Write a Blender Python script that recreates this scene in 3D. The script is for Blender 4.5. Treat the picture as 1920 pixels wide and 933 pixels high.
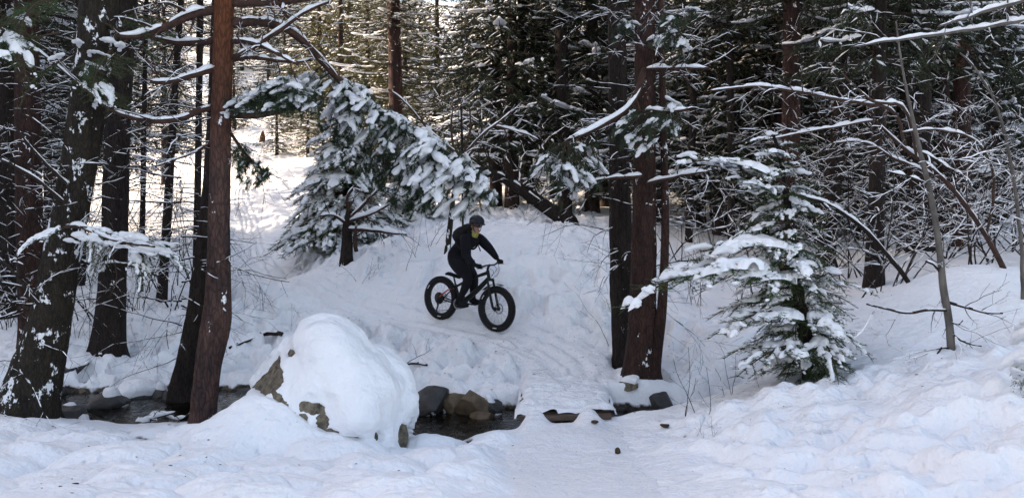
import bpy, bmesh, math, random
import numpy as np
from mathutils import Vector, Matrix, Euler
R = math.radians
for o in list(bpy.data.objects): bpy.data.objects.remove(o)
SC = bpy.context.scene
COL = SC.collection
# ---------------------------------------------------------------- camera
F = 1507.0                      # focal length in photo pixels (1920 wide)
CAMZ = 1.7
PITCH = math.atan(26.5 / F)
cd = bpy.data.cameras.new('camera'); cam = bpy.data.objects.new('camera', cd); COL.objects.link(cam)
cd.sensor_width = 36; cd.lens = 36 * F / 1920; cd.clip_start = 0.05; cd.clip_end = 1500
cam.location = (0, 0, CAMZ); cam.rotation_euler = (R(90) - PITCH, 0, 0)
SC.camera = cam
# ---------------------------------------------------------------- sky and sun
SUN_EL = 24.0
SUN_AZ = (-0.98, 0.20)          # horizontal direction towards the sun: left and behind the trees
world = bpy.data.worlds.new('World'); SC.world = world; world.use_nodes = True
wn = world.node_tree.nodes; wl = world.node_tree.links
sky = wn.new('ShaderNodeTexSky'); sky.sky_type = 'NISHITA'; sky.sun_disc = False
sky.sun_elevation = R(SUN_EL); sky.sun_rotation = math.atan2(SUN_AZ[0], SUN_AZ[1])
sky.altitude = 900; sky.air_density = 1.0; sky.dust_density = 3.5; sky.ozone_density = 1.0
bg = wn['Background']; bg.inputs[1].default_value = 0.15
wl.new(sky.outputs[0], bg.inputs[0])
sd = bpy.data.lights.new('sun', 'SUN'); sd.energy = 4.2; sd.angle = R(0.5); sd.color = (1, .96, .90)
sun = bpy.data.objects.new('sun', sd); COL.objects.link(sun)
sv = Vector((SUN_AZ[0], SUN_AZ[1], 0)).normalized() * math.cos(R(SUN_EL)) + Vector((0, 0, math.sin(R(SUN_EL))))
sun.rotation_euler = sv.to_track_quat('Z', 'Y').to_euler(); sun.location = (-20, 20, 30)
SC.view_settings.view_transform = 'Standard'; SC.view_settings.look = 'None'
SC.view_settings.gamma = 1; SC.view_settings.use_curve_mapping = False
SC.view_settings.exposure = 2.02
SC.view_settings.use_white_balance = True          # the phone balanced for blue shade
SC.view_settings.white_balance_temperature = 8900
SC.view_settings.white_balance_tint = 16
SC.cycles.max_bounces = 7; SC.cycles.diffuse_bounces = 3; SC.cycles.transparent_max_bounces = 12
SC.cycles.use_denoising = True; SC.cycles.use_adaptive_sampling = True; SC.cycles.adaptive_threshold = .03
# ---------------------------------------------------------------- helpers
rng = np.random.default_rng(7)
random.seed(7)
FWD = np.array([0, math.cos(PITCH), -math.sin(PITCH)]); UPV = np.array([0, math.sin(PITCH), math.cos(PITCH)])
def at(x, y, d):
    """photo pixel + depth -> point in the place"""
    u = (x - 960) / F; v = (466.5 - y) / F
    return np.array([0, 0, CAMZ]) + d * (np.array([u, 0, 0]) + v * UPV + FWD)
def hash2(ix, iy, s=0):
    ix = ix.astype(np.int64); iy = iy.astype(np.int64)
    h = (ix * 374761393 + iy * 668265263 + s * 1442695041) & 0xffffffff
    h = ((h ^ (h >> 13)) * 1274126177) & 0xffffffff
    h = (h ^ (h >> 16)) & 0xffffffff
    h = ((h * 2246822519) & 0xffffffff); h ^= h >> 15
    return (h & 0xffffff) / float(0xffffff)
def vnoise(x, y, s=0):
    x = np.asarray(x, float); y = np.asarray(y, float)
    ix = np.floor(x); iy = np.floor(y); fx = x - ix; fy = y - iy
    fx = fx * fx * fx * (fx * (fx * 6 - 15) + 10); fy = fy * fy * fy * (fy * (fy * 6 - 15) + 10)
    a = hash2(ix, iy, s); b = hash2(ix + 1, iy, s); c = hash2(ix, iy + 1, s); d = hash2(ix + 1, iy + 1, s)
    return (a + (b - a) * fx) * (1 - fy) + (c + (d - c) * fx) * fy - .5
def fbm(x, y, o=4, s=0):
    t = 0; a = 1.0
    for k in range(o):
        t = t + a * vnoise(x * 2**k + 17.3 * k, y * 2**k - 9.1 * k, s + k); a *= .5
    return t
def vnoise3(p, sc, s=0):
    return (vnoise(p[:, 0] * sc + p[:, 2] * sc * .61, p[:, 1] * sc - p[:, 2] * sc * .53, s)
            + vnoise(p[:, 1] * sc + 31.7, p[:, 2] * sc + p[:, 0] * .3 * sc, s + 5)
            + vnoise(p[:, 2] * sc - 11.1, p[:, 0] * sc + 7.7, s + 9)) * .75
def worley(x, y, s=0, jit=.9):
    ix = np.floor(x); iy = np.floor(y); best = np.full(x.shape, 9.0); bid = np.zeros(x.shape)
    for dx in (-1, 0, 1):
        for dy in (-1, 0, 1):
            cx = ix + dx; cy = iy + dy
            px_ = cx + .5 + jit * (hash2(cx, cy, s) - .5); py_ = cy + .5 + jit * (hash2(cx, cy, s + 71) - .5)
            dd = (x - px_)**2 + (y - py_)**2
            m = dd < best; best = np.where(m, dd, best); bid = np.where(m, hash2(cx, cy, s + 99), bid)
    return np.sqrt(best), bid
def sstep(a, b, x):
    t = np.clip((x - a) / (b - a), 0, 1); return t * t * (3 - 2 * t)
def polydist(x, y, P):
    """distance, signed side offset, arclength and interpolated 3rd column along polyline P (n,2+)"""
    best = np.full(x.shape, 1e9); off = np.zeros(x.shape); sl = np.zeros(x.shape); w = np.zeros(x.shape); acc = 0
    for i in range(len(P) - 1):
        ax, ay = P[i][:2]; bx, by = P[i + 1][:2]; L = math.hypot(bx - ax, by - ay)
        t = np.clip(((x - ax) * (bx - ax) + (y - ay) * (by - ay)) / L**2, 0, 1)
        qx = ax + t * (bx - ax); qy = ay + t * (by - ay); d = np.hypot(x - qx, y - qy)
        m = d < best; best = np.where(m, d, best)
        sg = np.sign((bx - ax) * (y - ay) - (by - ay) * (x - ax))
        off = np.where(m, sg * d, off); sl = np.where(m, acc + t * L, sl)
        if len(P[i]) > 2: w = np.where(m, P[i][2] + t * (P[i + 1][2] - P[i][2]), w)
        acc += L
    return best, off, sl, w
# ---- objects
def put(o, parent=None):
    COL.objects.link(o)
    if parent is not None: o.parent = parent
    return o
def props(o, label=None, cat=None, group=None, kind=None):
    if label: o['label'] = label
    if cat: o['category'] = cat
    if group: o['group'] = group
    if kind: o['kind'] = kind
    return o
def thing(name, label, cat, loc=(0, 0, 0), group=None):
    o = bpy.data.objects.new(name, None); o.empty_display_size = .2; put(o); o.location = loc
    return props(o, label, cat, group)
def mesh_np(name, V, Fc, mat, smooth=True):
    """V (n,3); Fc list of (m,k) index arrays"""
    me = bpy.data.meshes.new(name)
    V = np.asarray(V, np.float32); Fc = [np.asarray(f, np.int32) for f in Fc if len(f)]
    me.vertices.add(len(V)); me.vertices.foreach_set('co', V.ravel())
    tot = sum(f.size for f in Fc); n = sum(len(f) for f in Fc)
    me.loops.add(tot); me.polygons.add(n)
    me.loops.foreach_set('vertex_index', np.concatenate([f.ravel() for f in Fc]))
    ls = []; lt = []; a = 0
    for f in Fc:
        k = f.shape[1]; ls.append(a + np.arange(len(f)) * k); lt.append(np.full(len(f), k)); a += f.size
    me.polygons.foreach_set('loop_start', np.concatenate(ls).astype(np.int32))
    me.polygons.foreach_set('loop_total', np.concatenate(lt).astype(np.int32))
    me.polygons.foreach_set('use_smooth', np.full(n, smooth))
    if mat is not None: me.materials.append(mat)
    me.update(calc_edges=True); me.validate()
    return me
def rel(parent):
    """offset that turns coordinates of the place into the parent's (parents are only translated)"""
    v = Vector((0, 0, 0)); p = parent
    while p is not None: v += p.location; p = p.parent
    return -v
class MB:
    def __init__(s): s.V = []; s.T = []; s.Q = []; s.n = 0
    def add(s, V, T=None, Q=None):
        V = np.asarray(V, float)
        if T is not None and len(T): s.T.append(np.asarray(T) + s.n)
        if Q is not None and len(Q): s.Q.append(np.asarray(Q) + s.n)
        s.V.append(V); s.n += len(V)
    def tube(s, pts, rad, sides=6, cap=True, prof=None):
        pts = np.asarray(pts, float); n = len(pts); rad = np.broadcast_to(np.asarray(rad, float), (n,))
        tg = np.gradient(pts, axis=0); tg /= (np.linalg.norm(tg, axis=1)[:, None] + 1e-9)
        ref = np.array([0, 0, 1.0]) if abs(tg[:, 2]).mean() < .8 else np.array([1.0, 0, 0])
        a = np.cross(tg, ref); a /= (np.linalg.norm(a, axis=1)[:, None] + 1e-9); b = np.cross(a, tg)
        th = np.linspace(0, 2 * np.pi, sides, endpoint=False)
        ring = rad[:, None] if prof is None else rad[:, None] * prof
        V = pts[:, None, :] + (ring * np.cos(th))[..., None] * a[:, None, :] + (ring * np.sin(th))[..., None] * b[:, None, :]
        i = np.arange(n - 1)[:, None] * sides; j = np.arange(sides)[None]; j2 = (j + 1) % sides
        Q = np.stack([i + j, i + j2, i + sides + j2, i + sides + j], -1).reshape(-1, 4)
        V = V.reshape(-1, 3); T = []
        if cap:
            V = np.vstack([V, pts[0], pts[-1]]); k = n * sides
            T = [(k, (q + 1) % sides, q) for q in range(sides)] + [(k + 1, (n - 1) * sides + q, (n - 1) * sides + (q + 1) % sides) for q in range(sides)]
        s.add(V, T, Q)
    def blades(s, P, D, L, W):
        """needle triangles: base P, direction D, length L, width W"""
        n = len(P); r = rng.normal(size=(n, 3)); sd_ = np.cross(D, r); sd_ /= (np.linalg.norm(sd_, axis=1)[:, None] + 1e-9)
        L = np.broadcast_to(L, (n,))[:, None]; W = np.broadcast_to(W, (n,))[:, None]
        V = np.stack([P - sd_ * W / 2, P + sd_ * W / 2, P + D * L], 1).reshape(-1, 3)
        s.add(V, np.arange(3 * n).reshape(-1, 3))
    def box(s, c, sx, sy, sz, M=None):
        V = np.array([(x, y, z) for z in (-.5, .5) for y in (-.5, .5) for x in (-.5, .5)]) * [sx, sy, sz]
        if M is not None: V = V @ np.array(M).T
        s.add(V + np.asarray(c), None, [(0, 2, 3, 1), (4, 5, 7, 6), (0, 1, 5, 4), (2, 6, 7, 3), (0, 4, 6, 2), (1, 3, 7, 5)])
    def snow(s, pts, rad, thick, gate=.0, seed=0, wide=1.25):
        """a lumpy ridge of snow lying on the upper side of a branch"""
        pts = np.asarray(pts, float)
        if len(pts) < 2: return
        L = np.concatenate([[0], np.cumsum(np.linalg.norm(np.diff(pts, axis=0), axis=1))])
        m = max(3, int(L[-1] / max(.03, thick * 1.2)) + 1); m = min(m, 60); q = np.linspace(0, L[-1], m)
        P = np.stack([np.interp(q, L, pts[:, k]) for k in range(3)], 1); rr = np.interp(q, L, np.broadcast_to(rad, (len(pts),)))
        tg = np.gradient(P, axis=0); tg /= (np.linalg.norm(tg, axis=1)[:, None] + 1e-9)
        flat = np.clip(1.25 - 1.2 * np.abs(tg[:, 2])**1.5, 0, 1)
        nz = fbm(q * 3.1 / max(thick * 10, .3) + seed * 7.7, np.full(m, seed * 3.3), 3, seed % 50)
        t = np.clip((nz + .55 - gate) * 1.3, 0, 1.4) * thick * flat; t = t * np.sqrt(np.clip(np.minimum(q, L[-1] - q) / (.22 * L[-1] + 1e-6), 0, 1)); t[0] = t[-1] = 0
        sd_ = np.cross(tg, [0, 0, 1.0]); sd_ /= (np.linalg.norm(sd_, axis=1)[:, None] + 1e-9)
        up = np.array([0, 0, 1.0]); w = rr * wide * np.clip(t / (thick * .5 + 1e-6), 0, 1) + t * .35
        prof = [(-1, .0), (-.75, .75), (0, 1.05), (.75, .75), (1, .0), (0, -.25)]
        V = np.stack([P + sd_ * (w * a)[:, None] + up * (rr * .45 + t * b + rr * .4 * (1 - abs(a)))[:, None] for a, b in prof], 1)
        k = len(prof); i = np.arange(m - 1)[:, None] * k; j = np.arange(k)[None]; j2 = (j + 1) % k
        Q = np.stack([i + j, i + k + j, i + k + j2, i + j2], -1)
        live = (t[:-1] > thick * .04) | (t[1:] > thick * .04); Q = Q[live].reshape(-1, 4)
        if len(Q): s.add(V.reshape(-1, 3), None, Q)
    def mesh(s, name, mat, smooth=True):
        if not s.V: return None
        return mesh_np(name, np.vstack(s.V), [np.vstack(s.T) if s.T else [], np.vstack(s.Q) if s.Q else []], mat, smooth)
    def build(s, name, mat, parent=None, smooth=True):
        """link as one object; the vertices are coordinates of the place"""
        me = s.mesh(name, mat, smooth)
        if me is None: return None
        o = put(bpy.data.objects.new(name, me), parent)
        if parent is not None: o.location = rel(parent)
        return o
def ico(sub):
    bm = bmesh.new(); bmesh.ops.create_icosphere(bm, subdivisions=sub, radius=1)
    V = np.array([v.co[:] for v in bm.verts]); T = np.array([[v.index for v in f.verts] for f in bm.faces]); bm.free()
    return V, T
ICO = {k: ico(k) for k in (1, 2, 3, 4)}
# ---------------------------------------------------------------- materials
def warp(N, Lk, mp, sc):
    n = N.new('ShaderNodeTexNoise'); n.inputs['Scale'].default_value = sc * .8; n.inputs['Detail'].default_value = 3; Lk.new(mp.outputs[0], n.inputs['Vector'])
    v = N.new('ShaderNodeVectorMath'); v.operation = 'MULTIPLY_ADD'; k = 1.6 / sc; v.inputs[1].default_value = (k, k, k); Lk.new(n.outputs['Color'], v.inputs[0]); Lk.new(mp.outputs[0], v.inputs[2]); return v.outputs[0]
def mat(name, col, rough=.8, spec=.3, noise=None, bump=None, metal=0, col2=None, scale=(1, 1, 1), coord='Object', sss=0):
    """noise=(scale, detail, low, high) mixes col and col2; bump=[(kind, scale, strength, distance)...]"""
    m = bpy.data.materials.new(name); m.use_nodes = True; nt = m.node_tree; N = nt.nodes; Lk = nt.links
    b = N['Principled BSDF']; b.inputs['Roughness'].default_value = rough; b.inputs['Specular IOR Level'].default_value = spec
    b.inputs['Metallic'].default_value = metal; b.inputs['Base Color'].default_value = (*col, 1)
    if noise or bump:
        tc = N.new('ShaderNodeTexCoord'); mp = N.new('ShaderNodeMapping'); mp.inputs['Scale'].default_value = scale
        Lk.new(tc.outputs[coord], mp.inputs[0])
    if noise:
        t = N.new('ShaderNodeTexNoise'); t.inputs['Scale'].default_value = noise[0]; t.inputs['Detail'].default_value = noise[1]
        t.inputs['Roughness'].default_value = .65
        mr = N.new('ShaderNodeMapRange'); mr.inputs[1].default_value = noise[2]; mr.inputs[2].default_value = noise[3]
        mx = N.new('ShaderNodeMix'); mx.data_type = 'RGBA'; mx.inputs[6].default_value = (*col, 1); mx.inputs[7].default_value = (*(col2 or col), 1)
        Lk.new(mp.outputs[0], t.inputs[0]); Lk.new(t.outputs[0], mr.inputs[0]); Lk.new(mr.outputs[0], mx.inputs[0]); Lk.new(mx.outputs[2], b.inputs['Base Color'])
        m['mix'] = mx.name
    tot = None
    for kind, sc, st, di in (bump or []):
        if kind == 'noise':
            t = N.new('ShaderNodeTexNoise'); t.inputs['Detail'].default_value = 2.5; t.inputs['Roughness'].default_value = .62; out = t.outputs[0]
        else:
            t = N.new('ShaderNodeTexVoronoi'); t.feature = 'DISTANCE_TO_EDGE' if kind == 'crack' else 'F1'; out = t.outputs[0]
        t.inputs['Scale'].default_value = sc; Lk.new(warp(N, Lk, mp, sc) if kind == 'crack' else mp.outputs[0], t.inputs['Vector'])
        ma = N.new('ShaderNodeMath'); ma.operation = 'MULTIPLY_ADD'; ma.inputs[1].default_value = st * di; Lk.new(out, ma.inputs[0])
        if tot is not None: Lk.new(tot, ma.inputs[2])
        else: ma.inputs[2].default_value = 0
        tot = ma.outputs[0]
    if tot is not None:
        bp = N.new('ShaderNodeBump'); bp.inputs['Strength'].default_value = 1; bp.inputs['Distance'].default_value = 1; Lk.new(tot, bp.inputs['Height']); Lk.new(bp.outputs[0], b.inputs['Normal'])
    return m
SNOWC = (.86, .87, .90)
M = {}
M['snow'] = mat('snow', SNOWC, .6, .25, noise=(2.2, 2, .3, .7), col2=(.80, .815, .85), bump=[('noise', 6, 1, .05), ('noise', 34, 1, .008)])
M['snow_clump'] = mat('snow_clump', (.87, .88, .91), .65, .2, bump=[('noise', 14, 1, .015)])
M['snow_far'] = mat('snow_far', (.85, .86, .89), .7, .2)
M['packed'] = mat('packed_snow', (.85, .86, .885), .42, .4, noise=(3.5, 3, .35, .65), col2=(.82, .83, .86), bump=[('noise', 11, 1, .035), ('noise', 45, 1, .010)])
def bark(name, c1, c2, sc=9, stretch=.22, snow=0.0, top=None, depth=.02):
    m = mat(name, c1, .9, .15, noise=(sc * 1.2, 4, .36, .64), col2=c2, scale=(1, 1, stretch),
            bump=[('crack', sc * 3.6, 1, depth), ('noise', sc * 3, 1, depth * 1.2)])
    nt = m.node_tree; N = nt.nodes; Lk = nt.links; b = N['Principled BSDF']; mx = N[m['mix']]; src = mx.outputs[2]
    tc = [n for n in N if n.type == 'TEX_COORD'][0]; mp = [n for n in N if n.type == 'MAPPING'][0]
    # dark fissures
    v = N.new('ShaderNodeTexVoronoi'); v.feature = 'DISTANCE_TO_EDGE'; v.inputs['Scale'].default_value = sc * 3.6; Lk.new(warp(N, Lk, mp, sc * 3.6), v.inputs['Vector'])
    r = N.new('ShaderNodeMapRange'); r.inputs[1].default_value = 0; r.inputs[2].default_value = .18; r.inputs[3].default_value = .5; r.inputs[4].default_value = 1
    Lk.new(v.outputs[0], r.inputs[0])
    mu = N.new('ShaderNodeMix'); mu.data_type = 'RGBA'; mu.blend_type = 'MULTIPLY'; mu.inputs[0].default_value = 1
    Lk.new(src, mu.inputs[6]); Lk.new(r.outputs[0], mu.inputs[7]); src = mu.outputs[2]
    if top:                                   # the flaky orange bark of an upper pine stem
        col, z0, z1 = top; sp = N.new('ShaderNodeSeparateXYZ'); Lk.new(tc.outputs['Object'], sp.inputs[0])
        r2 = N.new('ShaderNodeMapRange'); r2.inputs[1].default_value = z0; r2.inputs[2].default_value = z1
        Lk.new(sp.outputs[2], r2.inputs[0])
        m2 = N.new('ShaderNodeMix'); m2.data_type = 'RGBA'; m2.blend_type = 'MULTIPLY'; m2.inputs[0].default_value = 1; m2.inputs[6].default_value = (*col, 1); Lk.new(r.outputs[0], m2.inputs[7])
        m3 = N.new('ShaderNodeMix'); m3.data_type = 'RGBA'; Lk.new(r2.outputs[0], m3.inputs[0]); Lk.new(src, m3.inputs[6]); Lk.new(m2.outputs[2], m3.inputs[7]); src = m3.outputs[2]
    if snow:                                  # wind-blown snow stuck to the bark in patches
        t = N.new('ShaderNodeTexNoise'); t.inputs['Scale'].default_value = 6.5; t.inputs['Detail'].default_value = 4; t.inputs['Roughness'].default_value = .7
        mp2 = N.new('ShaderNodeMapping'); mp2.inputs['Scale'].default_value = (1, 1, .7); Lk.new(tc.outputs['Object'], mp2.inputs[0]); Lk.new(mp2.outputs[0], t.inputs[0])
        r3 = N.new('ShaderNodeMapRange'); r3.inputs[1].default_value = 1 - snow; r3.inputs[2].default_value = 1.03 - snow; Lk.new(t.outputs[0], r3.inputs[0])
        m4 = N.new('ShaderNodeMix'); m4.data_type = 'RGBA'; m4.inputs[7].default_value = (*SNOWC, 1); Lk.new(r3.outputs[0], m4.inputs[0]); Lk.new(src, m4.inputs[6]); src = m4.outputs[2]
    Lk.new(src, b.inputs['Base Color'])
    return m
M['bark_red'] = bark('bark_red_pine', (.115, .062, .052), (.045, .03, .03), 6, .3, top=((.15, .052, .026), 2.4, 4.2), snow=.35)
M['bark_dark'] = bark('bark_dark', (.038, .027, .023), (.02, .015, .014), 9, .2, snow=.335)
M['bark_snowy'] = bark('bark_snowy', (.045, .036, .027), (.025, .02, .017), 9, .3, snow=.425)
M['bark_brown'] = bark('bark_brown', (.072, .036, .03), (.036, .02, .018), 9, .22, snow=.35)
M['bark_far'] = mat('bark_far', (.045, .028, .022), .9, .1, noise=(5, 4, .35, .65), col2=(.025, .018, .016), scale=(1, 1, .3), bump=[('noise', 18, .8, .03)])
M['bark_limb'] = mat('bark_limb', (.085, .045, .036), .9, .1, noise=(14, 4, .35, .65), col2=(.035, .024, .022), bump=[('noise', 40, .7, .01)])
M['bark_grey'] = mat('bark_grey', (.16, .14, .125), .85, .2, noise=(12, 5, .35, .65), col2=(.075, .066, .06), scale=(1, 1, .4), bump=[('noise', 40, .7, .006)])
M['twig'] = mat('twig', (.035, .026, .023), .9, .1)
M['twig_brown'] = mat('twig_brown', (.07, .045, .035), .9, .1)
def leaf(name, c1, c2):
    m = mat(name, c1, .6, .25, noise=(2.5, 3, .35, .65), col2=c2)
    b = m.node_tree.nodes['Principled BSDF']
    return m
M['needle'] = leaf('needle', (.055, .115, .035), (.032, .068, .027))
M['needle_pine'] = leaf('needle_pine', (.035, .06, .03), (.02, .035, .022))
M['needle_far'] = leaf('needle_far', (.034, .046, .022), (.02, .026, .016))
M['needle_sun_tint'] = leaf('needle_sun_tint', (.10, .09, .025), (.05, .055, .02))  # sunlit yellow put into the needle colour
M['rock_dark'] = mat('rock_dark', (.05, .047, .046), .55, .4, noise=(6, 4, .35, .7), col2=(.022, .021, .022), bump=[('noise', 5, .8, .06), ('noise', 26, .6, .015)])
M['rock_tan'] = mat('rock_tan', (.17, .115, .07), .65, .35, noise=(7, 4, .35, .7), col2=(.075, .052, .036), bump=[('crack', 4, .6, .02), ('noise', 16, .7, .02)])
M['rock_boulder'] = mat('rock_boulder', (.22, .18, .13), .85, .3, noise=(14, 4, .35, .65), col2=(.05, .042, .034), bump=[('noise', 9, .9, .06), ('noise', 40, .8, .02)])
M['wood'] = mat('wood_wet', (.12, .075, .055), .6, .35, noise=(6, 6, .35, .65), col2=(.05, .033, .026), scale=(.3, 3, 3), bump=[('noise', 22, .6, .008)])
M['litter'] = mat('leaf_litter', (.10, .06, .035), .85, .2, noise=(25, 4, .4, .6), col2=(.03, .02, .014), bump=[('noise', 30, .9, .02)])
# ---------------------------------------------------------------- terrain
ZW = -.60                                  # water level of the stream
CT = [  # pixel x, y and distance of points on the ground
 (960,933,5.0),(100,933,5.0),(1850,933,4.6),(1500,933,4.6),(500,933,4.9),(960,880,6.9),(870,842,8.45),(790,842,8.4),(960,815,8.4),(1060,800,8.3),(1180,812,8.4),(300,820,8.6),(50,790,8.9),(100,850,7.2),(180,815,8.7),(450,808,8.6),
 (640,870,7.2),(1300,810,8.0),(1500,745,8),(1850,745,6.7),(1700,685,8.3),(1850,665,7.9),(1783,505,10.6),(1690,570,10.2),(1880,560,9.6),(1650,615,9.8),(1940,590,9.2),(1820,615,9.2),(1500,705,9.3),(1640,560,12),
 (1350,640,11.5),(1350,560,15),(1260,720,11.2),(1200,697,11.1),(1165,660,12.1),(1700,480,16),(1850,440,20),(1500,500,18),(1900,350,35),(1500,400,28),
 (1070,715,10.9),(1100,640,12.3),(930,608,13.3),(830,588,14),(700,570,15),(550,520,19),(480,470,24),(480,430,29),(450,400,33),(470,330,40),(480,280,48),
 (920,470,16),(900,440,17.2),(1000,432,17.5),(1100,440,17),(1130,490,15.5),(1020,505,15),(1080,405,24),(1000,420,22),(760,462,17),(650,482,17),(760,422,22),(640,405,28),
 (300,560,17),(205,655,13),(60,690,12),(300,665,13),(150,695,12),(330,722,12.0),(600,690,12.2),(780,700,11.6),(900,715,11.0),(400,500,22),(100,560,18),(100,480,25),(0,400,35),(300,420,32),(200,300,50),
 (-300,780,8.7),(-300,640,13),(2300,640,8.5),(2300,480,14),(2300,900,4.6),(-300,930,5)]
ctp = [at(*c) for c in CT]
ctp += [np.array(v, float) for v in [(0,-3,.1),(-8,-3,.1),(8,-3,.4),(0,-14,.1),(-30,-14,4),(30,-14,1.5),(-45,12,8),(-32,6,5),(45,12,5),(-45,35,5),(48,35,7),  # left anchors raised out of view to help shade the foreground
        (20,45,7),(0,60,12.5),(-25,65,14),(30,65,15),(-60,70,18),(60,70,18),(0,85,23),(-40,90,25),(45,90,25),(12,30,3.4),(16,24,2.4)]]
ctp = np.array(ctp)
def _tps_k(d): return np.where(d > 1e-9, d * d * np.log(d + 1e-12), 0)
_n = len(ctp); _S = 10.0
_A = np.zeros((_n + 3, _n + 3)); _d = np.hypot(ctp[:, None, 0] - ctp[None, :, 0], ctp[:, None, 1] - ctp[None, :, 1]) / _S
_A[:_n, :_n] = _tps_k(_d) + np.eye(_n) * .0006; _A[:_n, _n:] = np.c_[np.ones(_n), ctp[:, :2] / _S]; _A[_n:, :_n] = _A[:_n, _n:].T
_w = np.linalg.solve(_A, np.r_[ctp[:, 2], 0, 0, 0])
def base(x, y):
    x = np.asarray(x, float); y = np.asarray(y, float); xc = np.clip(x, -70, 70); yc = np.clip(y, -16, 95)
    z = _w[_n] + _w[_n + 1] * xc / _S + _w[_n + 2] * yc / _S
    for i in range(_n): z = z + _w[i] * _tps_k(np.hypot(xc - ctp[i, 0], yc - ctp[i, 1]) / _S)
    return z + np.maximum(y - 95, 0) * .30 + 27 * np.exp(-((np.clip(x, -60, 0) + 52) / 14)**2) * sstep(38, 32, y) * (x < -20)  # unseen hill on the left, added to keep sun off the foreground
STREAM = np.array([(-30,11.5,1.0),(-14,10.9,1.0),(-8,10.6,1.0),(-5.0,10.5,1.0),(-3.6,10.9,.95),(-2.2,10.6,.8),(-.6,9.6,.78),(.7,9.92,.62),(1.7,10.0,.45),(2.5,10.3,.25),(3.6,11.1,.12),(5,11.8,.05),(9,13,.02)])
def hit(px, py, f=None):
    """where the sight line through a photo pixel meets the ground"""
    f = f or base; d = np.concatenate([np.arange(2.5, 30, .02), np.arange(30, 140, .1)])
    u = (px - 960) / F; v = (466.5 - py) / F
    P = np.array([0, 0, CAMZ])[None] + d[:, None] * (np.array([u, 0, 0]) + v * UPV + FWD)[None]
    below = np.nonzero(P[:, 2] < f(P[:, 0], P[:, 1]))[0]
    return P[below[0]] if len(below) else P[-1]
PATHPX = [(1065,850),(1072,800)]
PATHPX2 = [(1085,690),(1050,655),(940,614),(830,594),(720,568),(630,545),(550,515),(500,488),(480,462),(478,435),(470,400),(455,365),(468,325),(480,288)]
PATH = [(.3,-6),(.42,3.0),(.50,5.0)] + [tuple(hit(*p)[:2]) for p in PATHPX] + [(.62,8.9),(.72,10.9)] + [tuple(hit(*p)[:2]) for p in PATHPX2] + [(-17.5,58),(-20,75)]
PATH = np.array(PATH)
def _smooth(P, it=2):
    P = np.asarray(P, float)
    for _ in range(it):
        Q = [P[0]]
        for i in range(len(P) - 1): Q += [P[i] * .75 + P[i + 1] * .25, P[i] * .25 + P[i + 1] * .75]
        P = np.array(Q + [P[-1]])
    return P
PATH = _smooth(PATH, 1); STREAM = _smooth(STREAM, 1)
BOULDER = at(606, 738, 8.2)
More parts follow.
